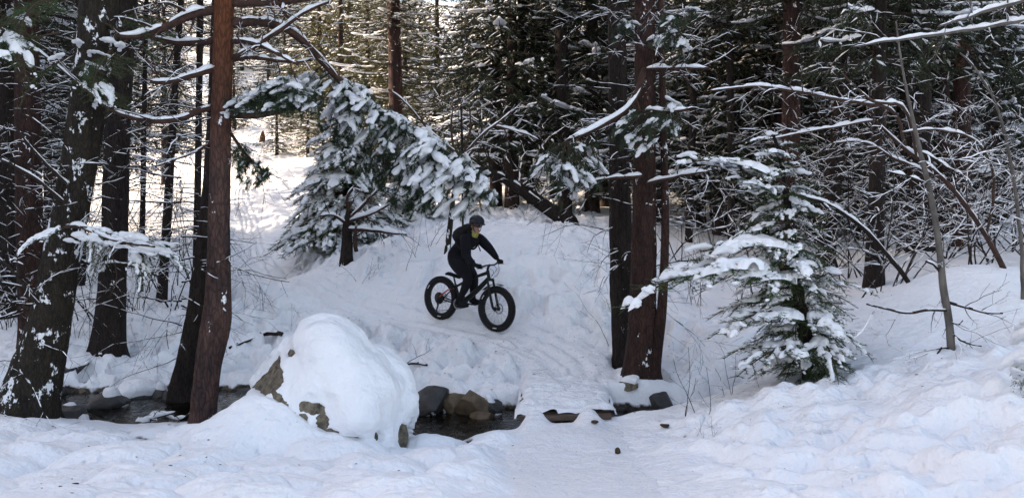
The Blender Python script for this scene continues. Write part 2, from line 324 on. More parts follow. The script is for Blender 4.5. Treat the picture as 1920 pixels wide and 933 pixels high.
def ground(x, y, fine=True):
    x = np.asarray(x, float); y = np.asarray(y, float)
    z = base(x, y)
    pd, po, ps, _ = polydist(x, y, PATH)
    onpath = 1 - sstep(.45, .95, pd + .25 * vnoise(x * 1.7, y * 1.7, 3))
    near = 1 - sstep(30, 60, y)
    fg = 1 - sstep(8.2, 9.6, y)
    # long rolling drifts
    z = z + .10 * fbm(x * .45, y * .45, 3, 11) * near * (1 - .7 * onpath) + .5 * fbm(x * .12, y * .12, 3, 12) * sstep(20, 45, y)
    wx = x + .22 * fbm(x * 1.3, y * 1.3, 2, 21); wy = y + .22 * fbm(x * 1.3 + 9, y * 1.3, 2, 22)
    # soft pillows of old footsteps in the near snow, left of the trail
    f1, b1 = worley(wx / .62, wy / .5, 31); f2, b2 = worley(wx / .33 + 5, wy / .3, 32)
    lw = fg * (1 - onpath) * sstep(.9, -.3, x) * sstep(3.0, 4.2, y)
    z = z + lw * (.34 * (np.sqrt(np.clip(1 - (f1 / .85)**2, 0, 1)) - .6) * (.3 + .9 * b1) + .06 * (.5 - f2))
    # churned drifts right of the trail
    rw = fg * (1 - onpath) * sstep(.9, 2.2, x)
    q = wx * .8 + wy * 1.5 + .6 * fbm(x * .9, y * .9, 3, 41)
    saw = .5 + .5 * np.sin(5.65 * q + .8 * np.sin(5.65 * q))
    z = z + rw * (.15 * (saw - .5) * sstep(8.0, 6.2, y) + .15 * (.5 - f2) * (b2 > .4) + .18 * fbm(x * 2.1, y * 2.1, 4, 42))
    # trampled far bank
    tb = sstep(10.6, 11.4, y) * (1 - sstep(24, 34, y)) * sstep(4.0, 1.6, x) * sstep(-9, -6, x)
    mound = np.exp(-(((x + .3) / 2.2)**2 + ((y - 16.9) / 1.7)**2))
    f3, b3 = worley(wx / .34, wy / .42, 51); f4, b4 = worley(x / .2, y / .24, 52)
    tr = tb * (1 - .85 * np.clip(mound * 1.3, 0, 1))
    z = z + tr * (1 - .8 * onpath) * (-.24 * sstep(.50, .32, f3) * (b3 > .35) + .12 * (.5 - f4) * (b4 > .3) + .20 * fbm(x * 3.4, y * 3.4, 4, 53))
    z = z + .16 * mound + onpath * (.02 * fbm(x * 6, y * 6, 3, 54) - .045 * sstep(10.8, 11.6, y) - .02) + .07 * np.exp(-((pd - 1.0) / .25)**2) * sstep(10.8, 11.8, y) * (1 - sstep(30, 40, y)) * (1 + 1.2 * vnoise(x * 2.2, y * 2.2, 55))
    # wheel grooves along the trail
    gr = 0
    for o_, w_, s_ in ((-.22, .045, 61), (.02, .05, 62), (.2, .045, 63), (.33, .04, 64)):
        gr = gr - .055 * np.exp(-((po - o_ - .10 * vnoise(ps * .45, ps * 0 + s_, s_)) / w_)**2)
    z = z + gr * sstep(10.8, 11.5, y)
    # stream channel
    sdist, so, ss, sw = polydist(x, y, STREAM)
    edge = sdist - sw - .14 * fbm(x * 2.3, y * 2.3, 3, 71)
    lipn = np.exp(-(edge / .35)**2) * .02 * (y < 11)
    bed = ZW - .10 + .05 * fbm(x * 5, y * 5, 3, 72) - .12 * sstep(0, -.5, edge)
    k = sstep(.30, -.02, edge) * sstep(4.4, 2.9, x) 
    z = (z + lipn) * (1 - k) + np.minimum(bed, z) * k
    rampw = np.clip(np.exp(-((x - .25) / .15)**4) + np.exp(-((x - .86) / .13)**4), 0, 1) * sstep(9.14, 8.98, y + .07 * vnoise(x * 9, y * 9, 75)) * sstep(8.2, 8.8, y)
    z = np.maximum(z, z * (1 - rampw) + rampw * (-.265 + .05 * fbm(x * 6, y * 6, 3, 76)))
    # snow banked up against the boulder
    bx = x - BOULDER[0]; by = y - (BOULDER[1] - .55)
    z = z + .40 * np.exp(-((bx + .50) / .55)**2 - ((by + .05) / .45)**2) + .08 * np.exp(-((bx - .35) / .6)**2 - ((by + .25) / .4)**2)
    if fine: z = z + .012 * fbm(x * 7, y * 7, 3, 81) * (1 - sstep(12, 30, y)) * (1 - k)
    return z
def gz(x, y): return float(ground(np.array([x]), np.array([y]), False)[0])
def build_ground():
    ys = np.concatenate([np.linspace(-25, 1.5, 22), np.geomspace(1.9, 34, 560), np.geomspace(34.6, 260, 110)])
    u = np.concatenate([np.linspace(-1, -.42, 26)[:-1], np.linspace(-.42, .42, 520), np.linspace(.42, 1, 26)[1:]])
    W = lambda y: np.where(np.abs(u) <= .42, u / .42 * (.70 * max(y, 3.0) + .5), np.sign(u) * ((.70 * max(y, 3.0) + .5) + ((np.abs(u) - .42) / .58)**2 * (70 + y * .9)))
    X = np.stack([W(y) for y in ys]); Y = np.repeat(ys[:, None], len(u), 1)
    Z = ground(X.ravel(), Y.ravel()).reshape(X.shape)
    n, m = X.shape; i = np.arange(n - 1)[:, None] * m; j = np.arange(m - 1)[None]
    Q = np.stack([i + j, i + j + 1, i + m + j + 1, i + m + j], -1).reshape(-1, 4)
    return mesh_np('ground', np.stack([X, Y, Z], -1).reshape(-1, 3), [Q], M['ground'])
# ground material: snow, with wet dark soil and gravel on the stream bed
mg = mat('ground_snow', SNOWC, .6, .25, noise=(2.2, 2, .3, .7), col2=(.81, .825, .855), bump=[('noise', 7, 1, .055), ('noise', 30, 1, .011)])
nt = mg.node_tree; N = nt.nodes; Lk = nt.links; b = N['Principled BSDF']; src = N[mg['mix']].outputs[2]
geo = N.new('ShaderNodeNewGeometry'); sp = N.new('ShaderNodeSeparateXYZ'); Lk.new(geo.outputs['Position'], sp.inputs[0])
tn = N.new('ShaderNodeTexNoise'); tn.inputs['Scale'].default_value = 5; tn.inputs['Detail'].default_value = 5; Lk.new(geo.outputs['Position'], tn.inputs[0])
ad = N.new('ShaderNodeMath'); ad.operation = 'MULTIPLY_ADD'; ad.inputs[1].default_value = .22; Lk.new(tn.outputs[0], ad.inputs[0]); Lk.new(sp.outputs[2], ad.inputs[2])
mr = N.new('ShaderNodeMapRange'); mr.inputs[1].default_value = ZW + .155; mr.inputs[2].default_value = ZW + .19; Lk.new(ad.outputs[0], mr.inputs[0])
vg = N.new('ShaderNodeTexVoronoi'); vg.inputs['Scale'].default_value = 17; Lk.new(geo.outputs['Position'], vg.inputs['Vector'])
gm = N.new('ShaderNodeMix'); gm.data_type = 'RGBA'; gm.inputs[6].default_value = (.022, .018, .014, 1); gm.inputs[7].default_value = (.13, .10, .07, 1)
sc_ = N.new('ShaderNodeSeparateColor'); Lk.new(vg.outputs['Color'], sc_.inputs[0]); pw = N.new('ShaderNodeMath'); pw.operation = 'POWER'; pw.inputs[1].default_value = 2.2; Lk.new(sc_.outputs[0], pw.inputs[0]); Lk.new(pw.outputs[0], gm.inputs[0])
fm = N.new('ShaderNodeMix'); fm.data_type = 'RGBA'; Lk.new(mr.outputs[0], fm.inputs[0]); Lk.new(gm.outputs[2], fm.inputs[6]); Lk.new(src, fm.inputs[7]); Lk.new(fm.outputs[2], b.inputs['Base Color'])
M['ground'] = mg
g = put(bpy.data.objects.new('ground', build_ground())); props(g, 'snow covered forest ground with drifts, footprints and stream banks', kind='structure')
# the beaten trail: its own thin sheet
def sheet_along(P, half, step_w, z_off, name, material, y0, y1):
    L = np.concatenate([[0], np.cumsum(np.hypot(*np.diff(P, axis=0).T))])
    s_all = np.arange(0, L[-1], .06); PX = np.interp(s_all, L, P[:, 0]); PY = np.interp(s_all, L, P[:, 1])
    k = (PY > y0) & (PY < y1); PX = PX[k]; PY = PY[k]
    tx = np.gradient(PX); ty = np.gradient(PY); l = np.hypot(tx, ty); nx = -ty / l; ny = tx / l
    o = np.linspace(-1, 1, step_w); hw = half * (1 + .35 * vnoise(np.arange(len(PX)) * .12, np.zeros(len(PX)), 91))
    X = PX[:, None] + nx[:, None] * o[None] * hw[:, None]; Y = PY[:, None] + ny[:, None] * o[None] * hw[:, None]
    X = X + .05 * vnoise(X * 5, Y * 5, 92); Y = Y + .05 * vnoise(X * 5 + 9, Y * 5, 93)
    Z = ground(X.ravel(), Y.ravel()).reshape(X.shape) + z_off - .03 * sstep(.72, 1.0, np.abs(o))[None]
    Z[0] -= .03; Z[-1] -= .03
    n, m = X.shape; i = np.arange(n - 1)[:, None] * m; j = np.arange(m - 1)[None]
    Q = np.stack([i + j, i + m + j, i + m + j + 1, i + j + 1], -1).reshape(-1, 4)
    return put(bpy.data.objects.new(name, mesh_np(name, np.stack([X, Y, Z], -1).reshape(-1, 3), [Q], material)))
props(sheet_along(PATH, .62, 30, .006, 'path', M['packed'], 2.0, 8.75), 'beaten snow trail leading down to the footbridge', kind='structure')
props(sheet_along(PATH, .62, 30, .006, 'path', M['packed'], 11.0, 50), 'beaten snow trail climbing past the rider to the sunlit clearing', kind='structure')
# water
def build_water():
    xs = np.arange(-16, 6.4, .05); o = np.linspace(-1.5, 1.5, 44); cy = np.interp(xs, STREAM[:, 0], STREAM[:, 1])
    X = np.repeat(xs[:, None], 44, 1); Y = cy[:, None] + o[None]
    Z = ZW + .012 * fbm(X * 4.2 + Y, Y * 7, 4, 95) + .006 * fbm(X * 14, Y * 19, 2, 96)
    n, m = X.shape; i = np.arange(n - 1)[:, None] * m; j = np.arange(m - 1)[None]
    Q = np.stack([i + j, i + m + j, i + m + j + 1, i + j + 1], -1).reshape(-1, 4)
    return mesh_np('stream_water', np.stack([X, Y, Z], -1).reshape(-1, 3), [Q], M['water'])
mw = bpy.data.materials.new('water'); mw.use_nodes = True; nt = mw.node_tree; N = nt.nodes; Lk = nt.links; N.remove(N['Principled BSDF'])
gl = N.new('ShaderNodeBsdfGlossy'); gl.inputs['Roughness'].default_value = .06; gl.inputs['Color'].default_value = (.9, .9, .9, 1)
tp = N.new('ShaderNodeBsdfTransparent'); tp.inputs['Color'].default_value = (.62, .55, .46, 1)
fr = N.new('ShaderNodeFresnel'); fr.inputs['IOR'].default_value = 1.33
tn = N.new('ShaderNodeTexNoise'); tn.inputs['Scale'].default_value = 13; tn.inputs['Detail'].default_value = 5; tn.inputs['Distortion'].default_value = .8
tc = N.new('ShaderNodeTexCoord'); Lk.new(tc.outputs['Object'], tn.inputs[0]); bp = N.new('ShaderNodeBump'); bp.inputs['Strength'].default_value = .55; bp.inputs['Distance'].default_value = .03
Lk.new(tn.outputs[0], bp.inputs['Height']); Lk.new(bp.outputs[0], gl.inputs['Normal']); Lk.new(bp.outputs[0], fr.inputs['Normal'])
ms = N.new('ShaderNodeMixShader'); Lk.new(fr.outputs[0], ms.inputs[0]); Lk.new(tp.outputs[0], ms.inputs[1]); Lk.new(gl.outputs[0], ms.inputs[2]); Lk.new(ms.outputs[0], N['Material Output'].inputs[0])
M['water'] = mw
props(put(bpy.data.objects.new('stream_water', build_water())), 'dark shallow stream water rippling between snowy banks', kind='structure')
# ---------------------------------------------------------------- boulder
def nrm0(v): v = np.asarray(v, float); return v / np.linalg.norm(v)
def boulder():
    root = thing('boulder', 'large boulder heaped with smooth snow beside the stream', 'boulder', (BOULDER[0], BOULDER[1], gz(BOULDER[0], BOULDER[1] - .8)))
    bm = bmesh.new(); bmesh.ops.create_icosphere(bm, subdivisions=6, radius=1); V0 = np.array([v.co[:] for v in bm.verts]); T = np.array([[v.index for v in f.verts] for f in bm.faces]); bm.free()
    def shape(V):
        z = V[:, 2]; V = V.copy(); fl = np.where(z < 0, ((1 - np.abs(z)**5).clip(0, 1)**.2) / (np.sqrt(1 - z * z) + 1e-4), 1).clip(1, 6); V[:, :2] *= fl[:, None]; P = V.copy()
        taper = 1.0 - .40 * np.clip(z, 0, 1)**1.1
        P[:, 0] = V[:, 0] * .82 * taper - .13 * np.clip(z, -.2, 1) + .04; P[:, 1] = V[:, 1] * .72 * taper + .08 * np.clip(z, 0, 1); P[:, 2] = np.where(z > 0, z * .57, z * .62)
        n = .26 * vnoise3(V + 3.1, 1.2, 201) + .12 * vnoise3(V, 2.8, 202)
        P = P * (1 + n)[:, None]
        for d_, h_ in (((-.72, -.25, .62), .50), ((.66, -.30, .70), .50), ((.05, -.82, .57), .52), ((-.35, -.90, .1), .66), ((.9, -.4, .1), .72), ((-.97, -.2, .05), .78)):
            d_ = nrm0(d_); q = P @ d_; P = P - d_ * np.clip(q - h_, 0, None)[:, None] * .8
        return P
    P = shape(V0)
    def normals(P):
        nn = np.zeros_like(P); fn = np.cross(P[T[:, 1]] - P[T[:, 0]], P[T[:, 2]] - P[T[:, 0]])
        for k in range(3): np.add.at(nn, T[:, k], fn)
        return nn / np.linalg.norm(nn, axis=1)[:, None]
    rock = P + normals(P) * (.05 * vnoise3(P, 6, 203) + .025 * vnoise3(P, 17, 204))[:, None]
    mb = MB(); mb.add(rock + BOULDER, T); mb.build('rock', M['rock_boulder'], root)
    nn = normals(P); pj = P + BOULDER
    u = 960 + F * pj[:, 0] / pj[:, 1]; v = 440 - F * (pj[:, 2] - CAMZ) / pj[:, 1]; front = pj[:, 1] < BOULDER[1] + .25
    bare = np.zeros(len(P)); bw = np.zeros(len(P))
    for cx, cy, sx, sy, a in [(498,700,30,46,1.25),(590,772,18,10,.9),(604,800,9,26,.9),(566,792,9,11,.9),(618,826,16,18,1.0),(665,838,26,12,1.0),(706,824,10,11,.9),(756,822,14,24,1.2),(545,668,8,10,.8)]:
        bare = np.maximum(bare, a * np.exp(-((u - cx) / sx)**2 - ((v - cy) / sy)**2) * front); bw = np.maximum(bw, np.exp(-((u - cx) / (2.4 * sx))**2 - ((v - cy) / (2.4 * sy))**2) * front)
    bare = bare + .20 * vnoise3(P, 9, 205) * (bare > .05) + np.clip((.0 - nn[:, 2]) * .9, 0, .7) * sstep(.1, .45, P[:, 0]) 
    lump = .13 * vnoise3(P, 2.4, 206) + .05 * vnoise3(P, 5, 207) + .02 * vnoise3(P, 12, 208)
    th = (.085 + .06 * np.clip(nn[:, 2], 0, 1) + lump)
    th = th * (1 - .72 * sstep(.15, .75, bw))
    th = np.where(bare > .0, th * (1 - sstep(.30, .50, bare)) - .10 * sstep(.38, .55, bare), th)
    S = P + nn * th[:, None] + np.array([0, 0, .02])
    mb = MB(); mb.add(S + BOULDER, T); mb.build('snow_cap', M['snow'], root)
boulder()
# ---------------------------------------------------------------- rocks
def rock_mesh(seed, sub=4, rough=.28, flat=.0):
    V, T = ICO[sub]; V = V.copy()
    n = rough * vnoise3(V + seed * 3.7, 1.3, seed) + rough * .45 * vnoise3(V - seed, 3.1, seed + 7) + rough * .15 * vnoise3(V, 8, seed + 3)
    r = np.random.default_rng(seed)                       # chip flat facets off
    V = V * (1 + n)[:, None]
    for _ in range(9):
        d = r.normal(size=3); d /= np.linalg.norm(d); h = .52 + .32 * r.random(); q = V @ d
        V = V - d * np.clip(q - h, 0, None)[:, None] * .92
    return V, T
def rock(px, py, w, h, d, mt, label, seed, snow=0, name='rock', deep=1.0, rot=0, group=None):
    P = at(px, py, d); sx = w / F * d / 2; sz = h / F * d / 2; sy = (sx * .6 + sz * .5) * deep
    root = thing(name, label, 'rock', (P[0], P[1], P[2] - sz), group)
    V, T = rock_mesh(seed); c, s = math.cos(rot), math.sin(rot)
    V = V * 1.12 * [sx, sy, sz]; V = np.stack([V[:, 0] * c - V[:, 2] * s, V[:, 1], V[:, 0] * s + V[:, 2] * c], 1)
    mb = MB(); mb.add(V + P, T); mb.build('stone', mt, root)
    if snow:
        nz = V[:, 2] / (sz * 1.12); t = sstep(snow - .1, snow + .35, nz + .35 * vnoise3(V / sx, 1.6, seed + 40)); 
        S = V * (1 + .10 * t[:, None] - .10 * (1 - t[:, None])) + np.array([0, 0, 1]) * ((.05 * t - .03 * (1 - t)) * 1.0)[:, None]
        mb = MB(); mb.add(S + P, T); mb.build('snow_cap', M['snow'], root)
    return root
RK = [
 (802,750,80,58,10.45,'rock_dark','large black rounded rock at the far side of the pool',11,.75,0),
 (852,757,52,38,10.5,'rock_tan','smooth tan stone wedged between black rock and cracked tan rock',12,0,0),
 (890,757,62,56,10.35,'rock_tan','cracked tan block of rock at the pool edge',13,0,0),
 (926,764,40,38,10.4,'rock_dark','small dark stone between cracked tan rock and footbridge',14,.6,0),
 (905,778,46,16,10.15,'rock_tan','flat tan stone lying at the foot of the cracked tan rock',15,0,0),
 (1236,757,50,52,10.7,'rock_dark','dark angular rock beside the water right of the footbridge',16,.85,.2),
 (1168,764,74,52,11.0,'rock_dark','shaded rock under the snow lip right of the footbridge',17,.45,0),
 (1180,722,44,24,10.75,'rock_boulder','small grey stone poking through snow below twin trunk base',18,.35,.3),
 (120,782,70,46,9.9,'rock_dark','dark rounded rock at the foot of the snow-flecked leaning trunk',19,.8,0),
 (205,762,66,50,10.8,'rock_dark','dark block in the stream left of the snow-edged ledge',20,.8,0),
 (245,747,92,44,11.5,'rock_dark','long dark ledge rock under a roll of snow',21,.25,0),
 (296,742,48,34,11.5,'rock_dark','grey slanted stone next to the long dark ledge',22,.7,.4),
 (322,748,34,32,11.3,'rock_dark','narrow grey stone leaning at the base of the dark trunk',23,.8,.5),
 (135,692,56,30,12.1,'rock_dark','dark stone jutting from snow above the left bank',24,.35,.25),
 (106,736,44,36,11.6,'rock_dark','stone half buried in snow beside the leaning snow-flecked trunk',25,.5,0),
 (160,800,26,24,9.7,'rock_tan','small pale stone in the stream beside dark rounded rock',26,.5,0),
 (1019,570,26,20,14.6,'rock_boulder','brown stone capped with snow on the slope right of the bicycle',27,.15,0),
 (1042,563,14,12,14.9,'rock_boulder','small stone next to the snow-capped brown stone',28,.4,0),
 (1096,556,28,11,15.2,'rock_boulder','flat dark stone on the snow slope left of the trunks',29,.6,-.3),
 (1420,727,44,26,10.2,'rock_dark','black rock under the young fir',30,.8,0),
 (1462,733,34,24,9.9,'rock_dark','second black rock under the young fir, nearer its stem',31,.7,0),
 (440,770,60,22,10.6,'rock_dark','low wet stone in the stream right of the red pine',32,0,0),
 (462,738,50,18,11.8,'rock_dark','flat wet stone against the far stream bank behind the boulder',33,0,0),
 (300,785,54,18,10.2,'rock_dark','flat wet stone in mid stream left of the red pine',34,.9,0),
 (260,795,50,18,9.9,'rock_dark','wet stone with a rim of snow near the left bank',35,.5,0),
]
for px_, py_, w_, h_, d_, m_, l_, s_, sn_, ro_ in RK: rock(px_, py_, w_, h_, d_, M[m_], l_, s_, sn_, rot=ro_)
# pebbles along the water
mb = MB(); V, T = ICO[1]
for k in range(300):
    x = random.uniform(-7, 2.4); cy = np.interp(x, STREAM[:, 0], STREAM[:, 1]); w = np.interp(x, STREAM[:, 0], STREAM[:, 2])
    s = random.choice((-1, 1, 1)); y = cy + s * w * random.uniform(.35, 1.05); r = random.uniform(.02, .075) * (1 if random.random() < .8 else 1.6)
    z = max(gz(x, y), ZW - .05)
    W = V * (1 + .25 * rng.normal(size=(len(V), 1))) * [r * random.uniform(.8, 1.5), r, r * .6]
    mb.add(W + [x, y, z], T)
props(mb.build('pebbles', M['rock_dark']), 'dark wet pebbles strewn along the stream edges', 'pebbles', kind='stuff')
# bits of bark and needles fallen on the snow
mb = MB(); _x = np.concatenate([rng.uniform(-7, 6, 420), rng.uniform(-1, 2.6, 160)]); _y = np.concatenate([rng.uniform(4.5, 17, 420), rng.uniform(10.8, 12.8, 160)]); _z = ground(_x, _y)
for x, y, z in zip(_x, _y, _z):
    if z < ZW + .12: continue
    r = random.uniform(.003, .009); mb.add(ICO[1][0] * (1 + .3 * rng.normal(size=(12, 1))) * [r * random.uniform(.6, 3), r * random.uniform(.6, 2), r * .5] + [x, y, z + .002], ICO[1][1])
props(mb.build('forest_litter', M['litter']), 'dark bits of bark and needles scattered on the snow', 'litter', kind='stuff')
# ---------------------------------------------------------------- footbridge
def bridge():
    A = at(972, 781, 8.92); B = at(1150, 770, 9.05); C = at(1128, 713, 10.95); D = at(985, 715, 10.95)
    zt = -.31; root = thing('footbridge', 'low wooden plank footbridge under packed snow across the stream', 'bridge', (.65, 9.9, ZW))
    n = 14
    for i in range(n):
        a = i / n; b_ = (i + .92) / n; L0 = A + (D - A) * a; L1 = A + (D - A) * b_; R0 = B + (C - B) * a; R1 = B + (C - B) * b_
        e0 = random.uniform(-.03, .03); e1 = random.uniform(-.03, .03); dz = random.uniform(-.006, .006)
        q = [L0 + [e0, 0, 0], R0 + [e1, 0, 0], R1 + [e1, 0, 0], L1 + [e0, 0, 0]]
        V = [(p[0], p[1], zt + dz) for p in q] + [(p[0], p[1], zt + dz - .06) for p in q]
        mb = MB(); mb.add(V, None, [(0, 1, 2, 3), (7, 6, 5, 4), (0, 4, 5, 1), (1, 5, 6, 2), (2, 6, 7, 3), (3, 7, 4, 0)]); mb.build('plank', M['wood'], root, False)
    for t in (.18, .82):
        p0 = A + (B - A) * t; p1 = D + (C - D) * t; s = np.linspace(-.12, 1.1, 8)[:, None]; pts = p0 + (p1 - p0) * s; pts[:, 2] = zt - .06 - .085
        mb = MB(); mb.tube(pts, .085, 10); mb.build('log_beam', M['bark_limb'], root)
    # packed snow on the deck
    nu, nv = 60, 110; u, v = np.meshgrid(np.linspace(-.05, 1.05, nu), np.linspace(.035, 1.05, nv)); 
    P = A + (B - A) * u[..., None] * 1.0 + (D - A) * v[..., None] + ((C - D) - (B - A)) * (u * v)[..., None]
    ed = np.minimum(np.minimum(u + .012 + .035 * fbm(v * 9, u * 0, 3, 305), 1.012 - u + .035 * fbm(v * 9, u * 0 + 4, 3, 306)) * 9, (v - .03 - .02 * fbm(u * 9, v * 0, 2, 301)) * 14)
    ed = np.clip(ed, -.3, 1)
    h = .055 * np.sqrt(np.clip(ed, 0, 1)) + .06 * fbm(P[..., 0] * 4, P[..., 1] * 5, 4, 302) + .010 * np.sin(P[..., 1] * 46 + 2 * fbm(P[..., 0] * 2, P[..., 1], 2, 304)) * (fbm(P[..., 0] * 3, P[..., 1] * 3, 2, 303) + .4) - .03 * (ed <= 0)
    P[..., 2] = zt + .004 + h
    i = np.arange(nv - 1)[:, None] * nu; j = np.arange(nu - 1)[None]; Q = np.stack([i + j, i + j + 1, i + nu + j + 1, i + nu + j], -1).reshape(-1, 4)
    mb = MB(); mb.add(P.reshape(-1, 3), None, Q); mb.build('snow_cover', M['packed'], root)
bridge()
# ---------------------------------------------------------------- plant building blocks
def nrm(v): v = np.asarray(v, float); return v / (np.linalg.norm(v) + 1e-9)
def join(name, items, smooth=True):
    """one mesh of several MB batches, each with its own material"""
    V = []; T = []; Q = []; mi_t = []; mi_q = []; n = 0; mats = []
    for mb, mt in items:
        if not mb.V: continue
        k = len(mats); mats.append(mt); V += mb.V
        for t in mb.T: T.append(t + n); mi_t += [k] * len(t)
        for q in mb.Q: Q.append(q + n); mi_q += [k] * len(q)
        n += mb.n
    me = mesh_np(name, np.vstack(V), [np.vstack(T) if T else [], np.vstack(Q) if Q else []], None, smooth)
    for m_ in mats: me.materials.append(m_)
    me.polygons.foreach_set('material_index', np.array(mi_t + mi_q, np.int32)[:len(me.polygons)]); me.update()
    return me
def walk(p, d, L, n, rg, wob=.15, droop=0.):
    P = [np.asarray(p, float)]; d = nrm(d)
    for _ in range(n):
        d = nrm(d + rg.normal(size=3) * wob + np.array([0, 0, -droop])); P.append(P[-1] + d * L / n)
    return np.array(P)
def grow(mb, sb, p, d, L, r, lvl, rg, wob=.16, droop=.0, kids=5, thick=.02, gate=.1, minsnow=0, spread=.9):
    n = max(3, int(3 + 3 * lvl)); P = walk(p, d, L, n, rg, wob, droop); rad = np.linspace(r, max(r * .35, .0018), n + 1)
    mb.tube(P, rad, 4 if lvl else 3, cap=False)
    if sb is not None and lvl >= minsnow: sb.snow(P, rad, thick * (.6 + .4 * lvl), gate, int(rg.integers(1000)))
    if lvl > 0:
        for _ in range(kids):
            t = rg.uniform(.25, .98); k = min(int(t * n), n - 1); q = P[k] + (P[k + 1] - P[k]) * (t * n - k)
            dd = nrm(P[k + 1] - P[k]); side = nrm(np.cross(dd, rg.normal(size=3)))
            grow(mb, sb, q, dd * .7 + side * spread, L * rg.uniform(.3, .6) * (1.15 - .5 * t), r * (1 - t * .6) * .55, lvl - 1, rg, wob, droop, max(2, kids - 1), thick, gate, minsnow, spread)
def clump_mesh(seed, lobes=3, flat=.62):
    rg = np.random.default_rng(seed); V, T = ICO[2]; mb = MB(); n = int(rg.integers(4, 7)); bend = rg.uniform(-.5, .5)
    for k in range(n):
        x = (k / (n - 1) - .5) * 1.7; r = .42 * rg.uniform(.75, 1.25) * (1 - .35 * abs(x)); mb.add(V * [r * 1.2, r, r * flat * 1.15] + [x, bend * x * x + rg.normal() * .08, -.22 * x * x - .05 * x], T)
    for k in range(int(rg.integers(2, 5))):
        x = rg.uniform(-.6, .7); s_ = rg.choice([-1, 1]); r = rg.uniform(.2, .34)
        for q in (0.3, .62): mb.add(V * [r, r * 1.2, r * .7] + [x + .1 * q, bend * x * x + s_ * q, -.2 * x * x - .25 * q * q], T)
    o = bpy.data.objects.new('tmp', mb.mesh('tmp', None)); COL.objects.link(o); md = o.modifiers.new('r', 'REMESH'); md.mode = 'VOXEL'; md.voxel_size = .085; sm = o.modifiers.new('s', 'SMOOTH'); sm.iterations = 3; sm.factor = .5
    dg = bpy.context.evaluated_depsgraph_get(); dg.update(); me = bpy.data.meshes.new_from_object(o.evaluated_get(dg)); bpy.data.objects.remove(o)
    P = np.empty(len(me.vertices) * 3); me.vertices.foreach_get('co', P); P = P.reshape(-1, 3); nn = P / (np.linalg.norm(P, axis=1)[:, None] + .2)
    P = P + nn * (.10 * vnoise3(P + seed, 2.2, seed) + .06 * vnoise3(P, 6, seed + 2))[:, None]; me.vertices.foreach_set('co', P.ravel()); me.name = 'snow_clump'; me.materials.clear(); me.materials.append(M['snow_clump'])
    me.polygons.foreach_set('use_smooth', np.full(len(me.polygons), True)); me.update()
    return me
CLUMPS = [clump_mesh(400 + k, 2 + k % 3) for k in range(9)]
def clump(parent, p, size, yaw=0, pitch=0, k=None, name='snow_clump', roll=0):
    o = put(bpy.data.objects.new(name, CLUMPS[random.randrange(9) if k is None else k]), parent)
    o.location = rel(parent) + Vector(p); o.rotation_euler = (roll, pitch, yaw)
    o.scale = (size * random.uniform(.9, 1.35), size * random.uniform(.75, 1.05), size * random.uniform(.75, 1.05)); return o
def lumps(sb, P, size, rg):
    V, T = ICO[1]
    for p, r in zip(P, size):
        W = V * (1 + .28 * rg.normal(size=(len(V), 1))) * [r * rg.uniform(.9, 1.7), r * rg.uniform(.7, 1.2), r * .7]; a = rg.uniform(-.7, .7); c, s_ = math.cos(a), math.sin(a)
        W = np.stack([W[:, 0] * c - W[:, 1] * s_, W[:, 0] * s_ + W[:, 1] * c, W[:, 2]], 1); sb.add(W + p + [0, 0, r * .35], T)
def pad(sb, P, seed, rg, cover=.20, thick=.055):
    """joined sheets of snow lying over the sprays of a bough"""
    nu, nv = 46, 30; u = np.linspace(.12, 1.02, nu); t = np.linspace(-1, 1, nv); U, T_ = np.meshgrid(u, t, indexing='ij')
    w = .06 + .30 * np.clip(1 - U, 0, 1)**.8 * sstep(.05, .35, U); Y = T_ * w
    cx = np.interp(U, P[:, 0], P[:, 0]); cy = np.interp(U, P[:, 0], P[:, 1]); cz = np.interp(U, P[:, 0], P[:, 2])
    X = cx + .45 * np.abs(Y); m = fbm(X * 6 + seed, Y * 8, 3, seed) + .22 - cover - .45 * np.abs(T_)**3 - .4 * sstep(.95, 1.03, U)
    h = thick * np.sqrt(np.clip(m, 0, .45) / .45) * (1 + .4 * fbm(X * 13, Y * 13, 2, seed + 4)) - .02 * (m <= 0)
    Z = cz - .20 * np.abs(Y) + .008 + h; V = np.stack([X, cy + Y, Z], -1).reshape(-1, 3)
    i = np.arange(nu - 1)[:, None] * nv; j = np.arange(nv - 1)[None]; Q = np.stack([i + j, i + nv + j, i + nv + j + 1, i + j + 1], -1)
    live = (m[:-1, :-1] > 0) | (m[1:, :-1] > 0) | (m[1:, 1:] > 0) | (m[:-1, 1:] > 0); Q = Q[live].reshape(-1, 4); sb.add(V, None, Q)
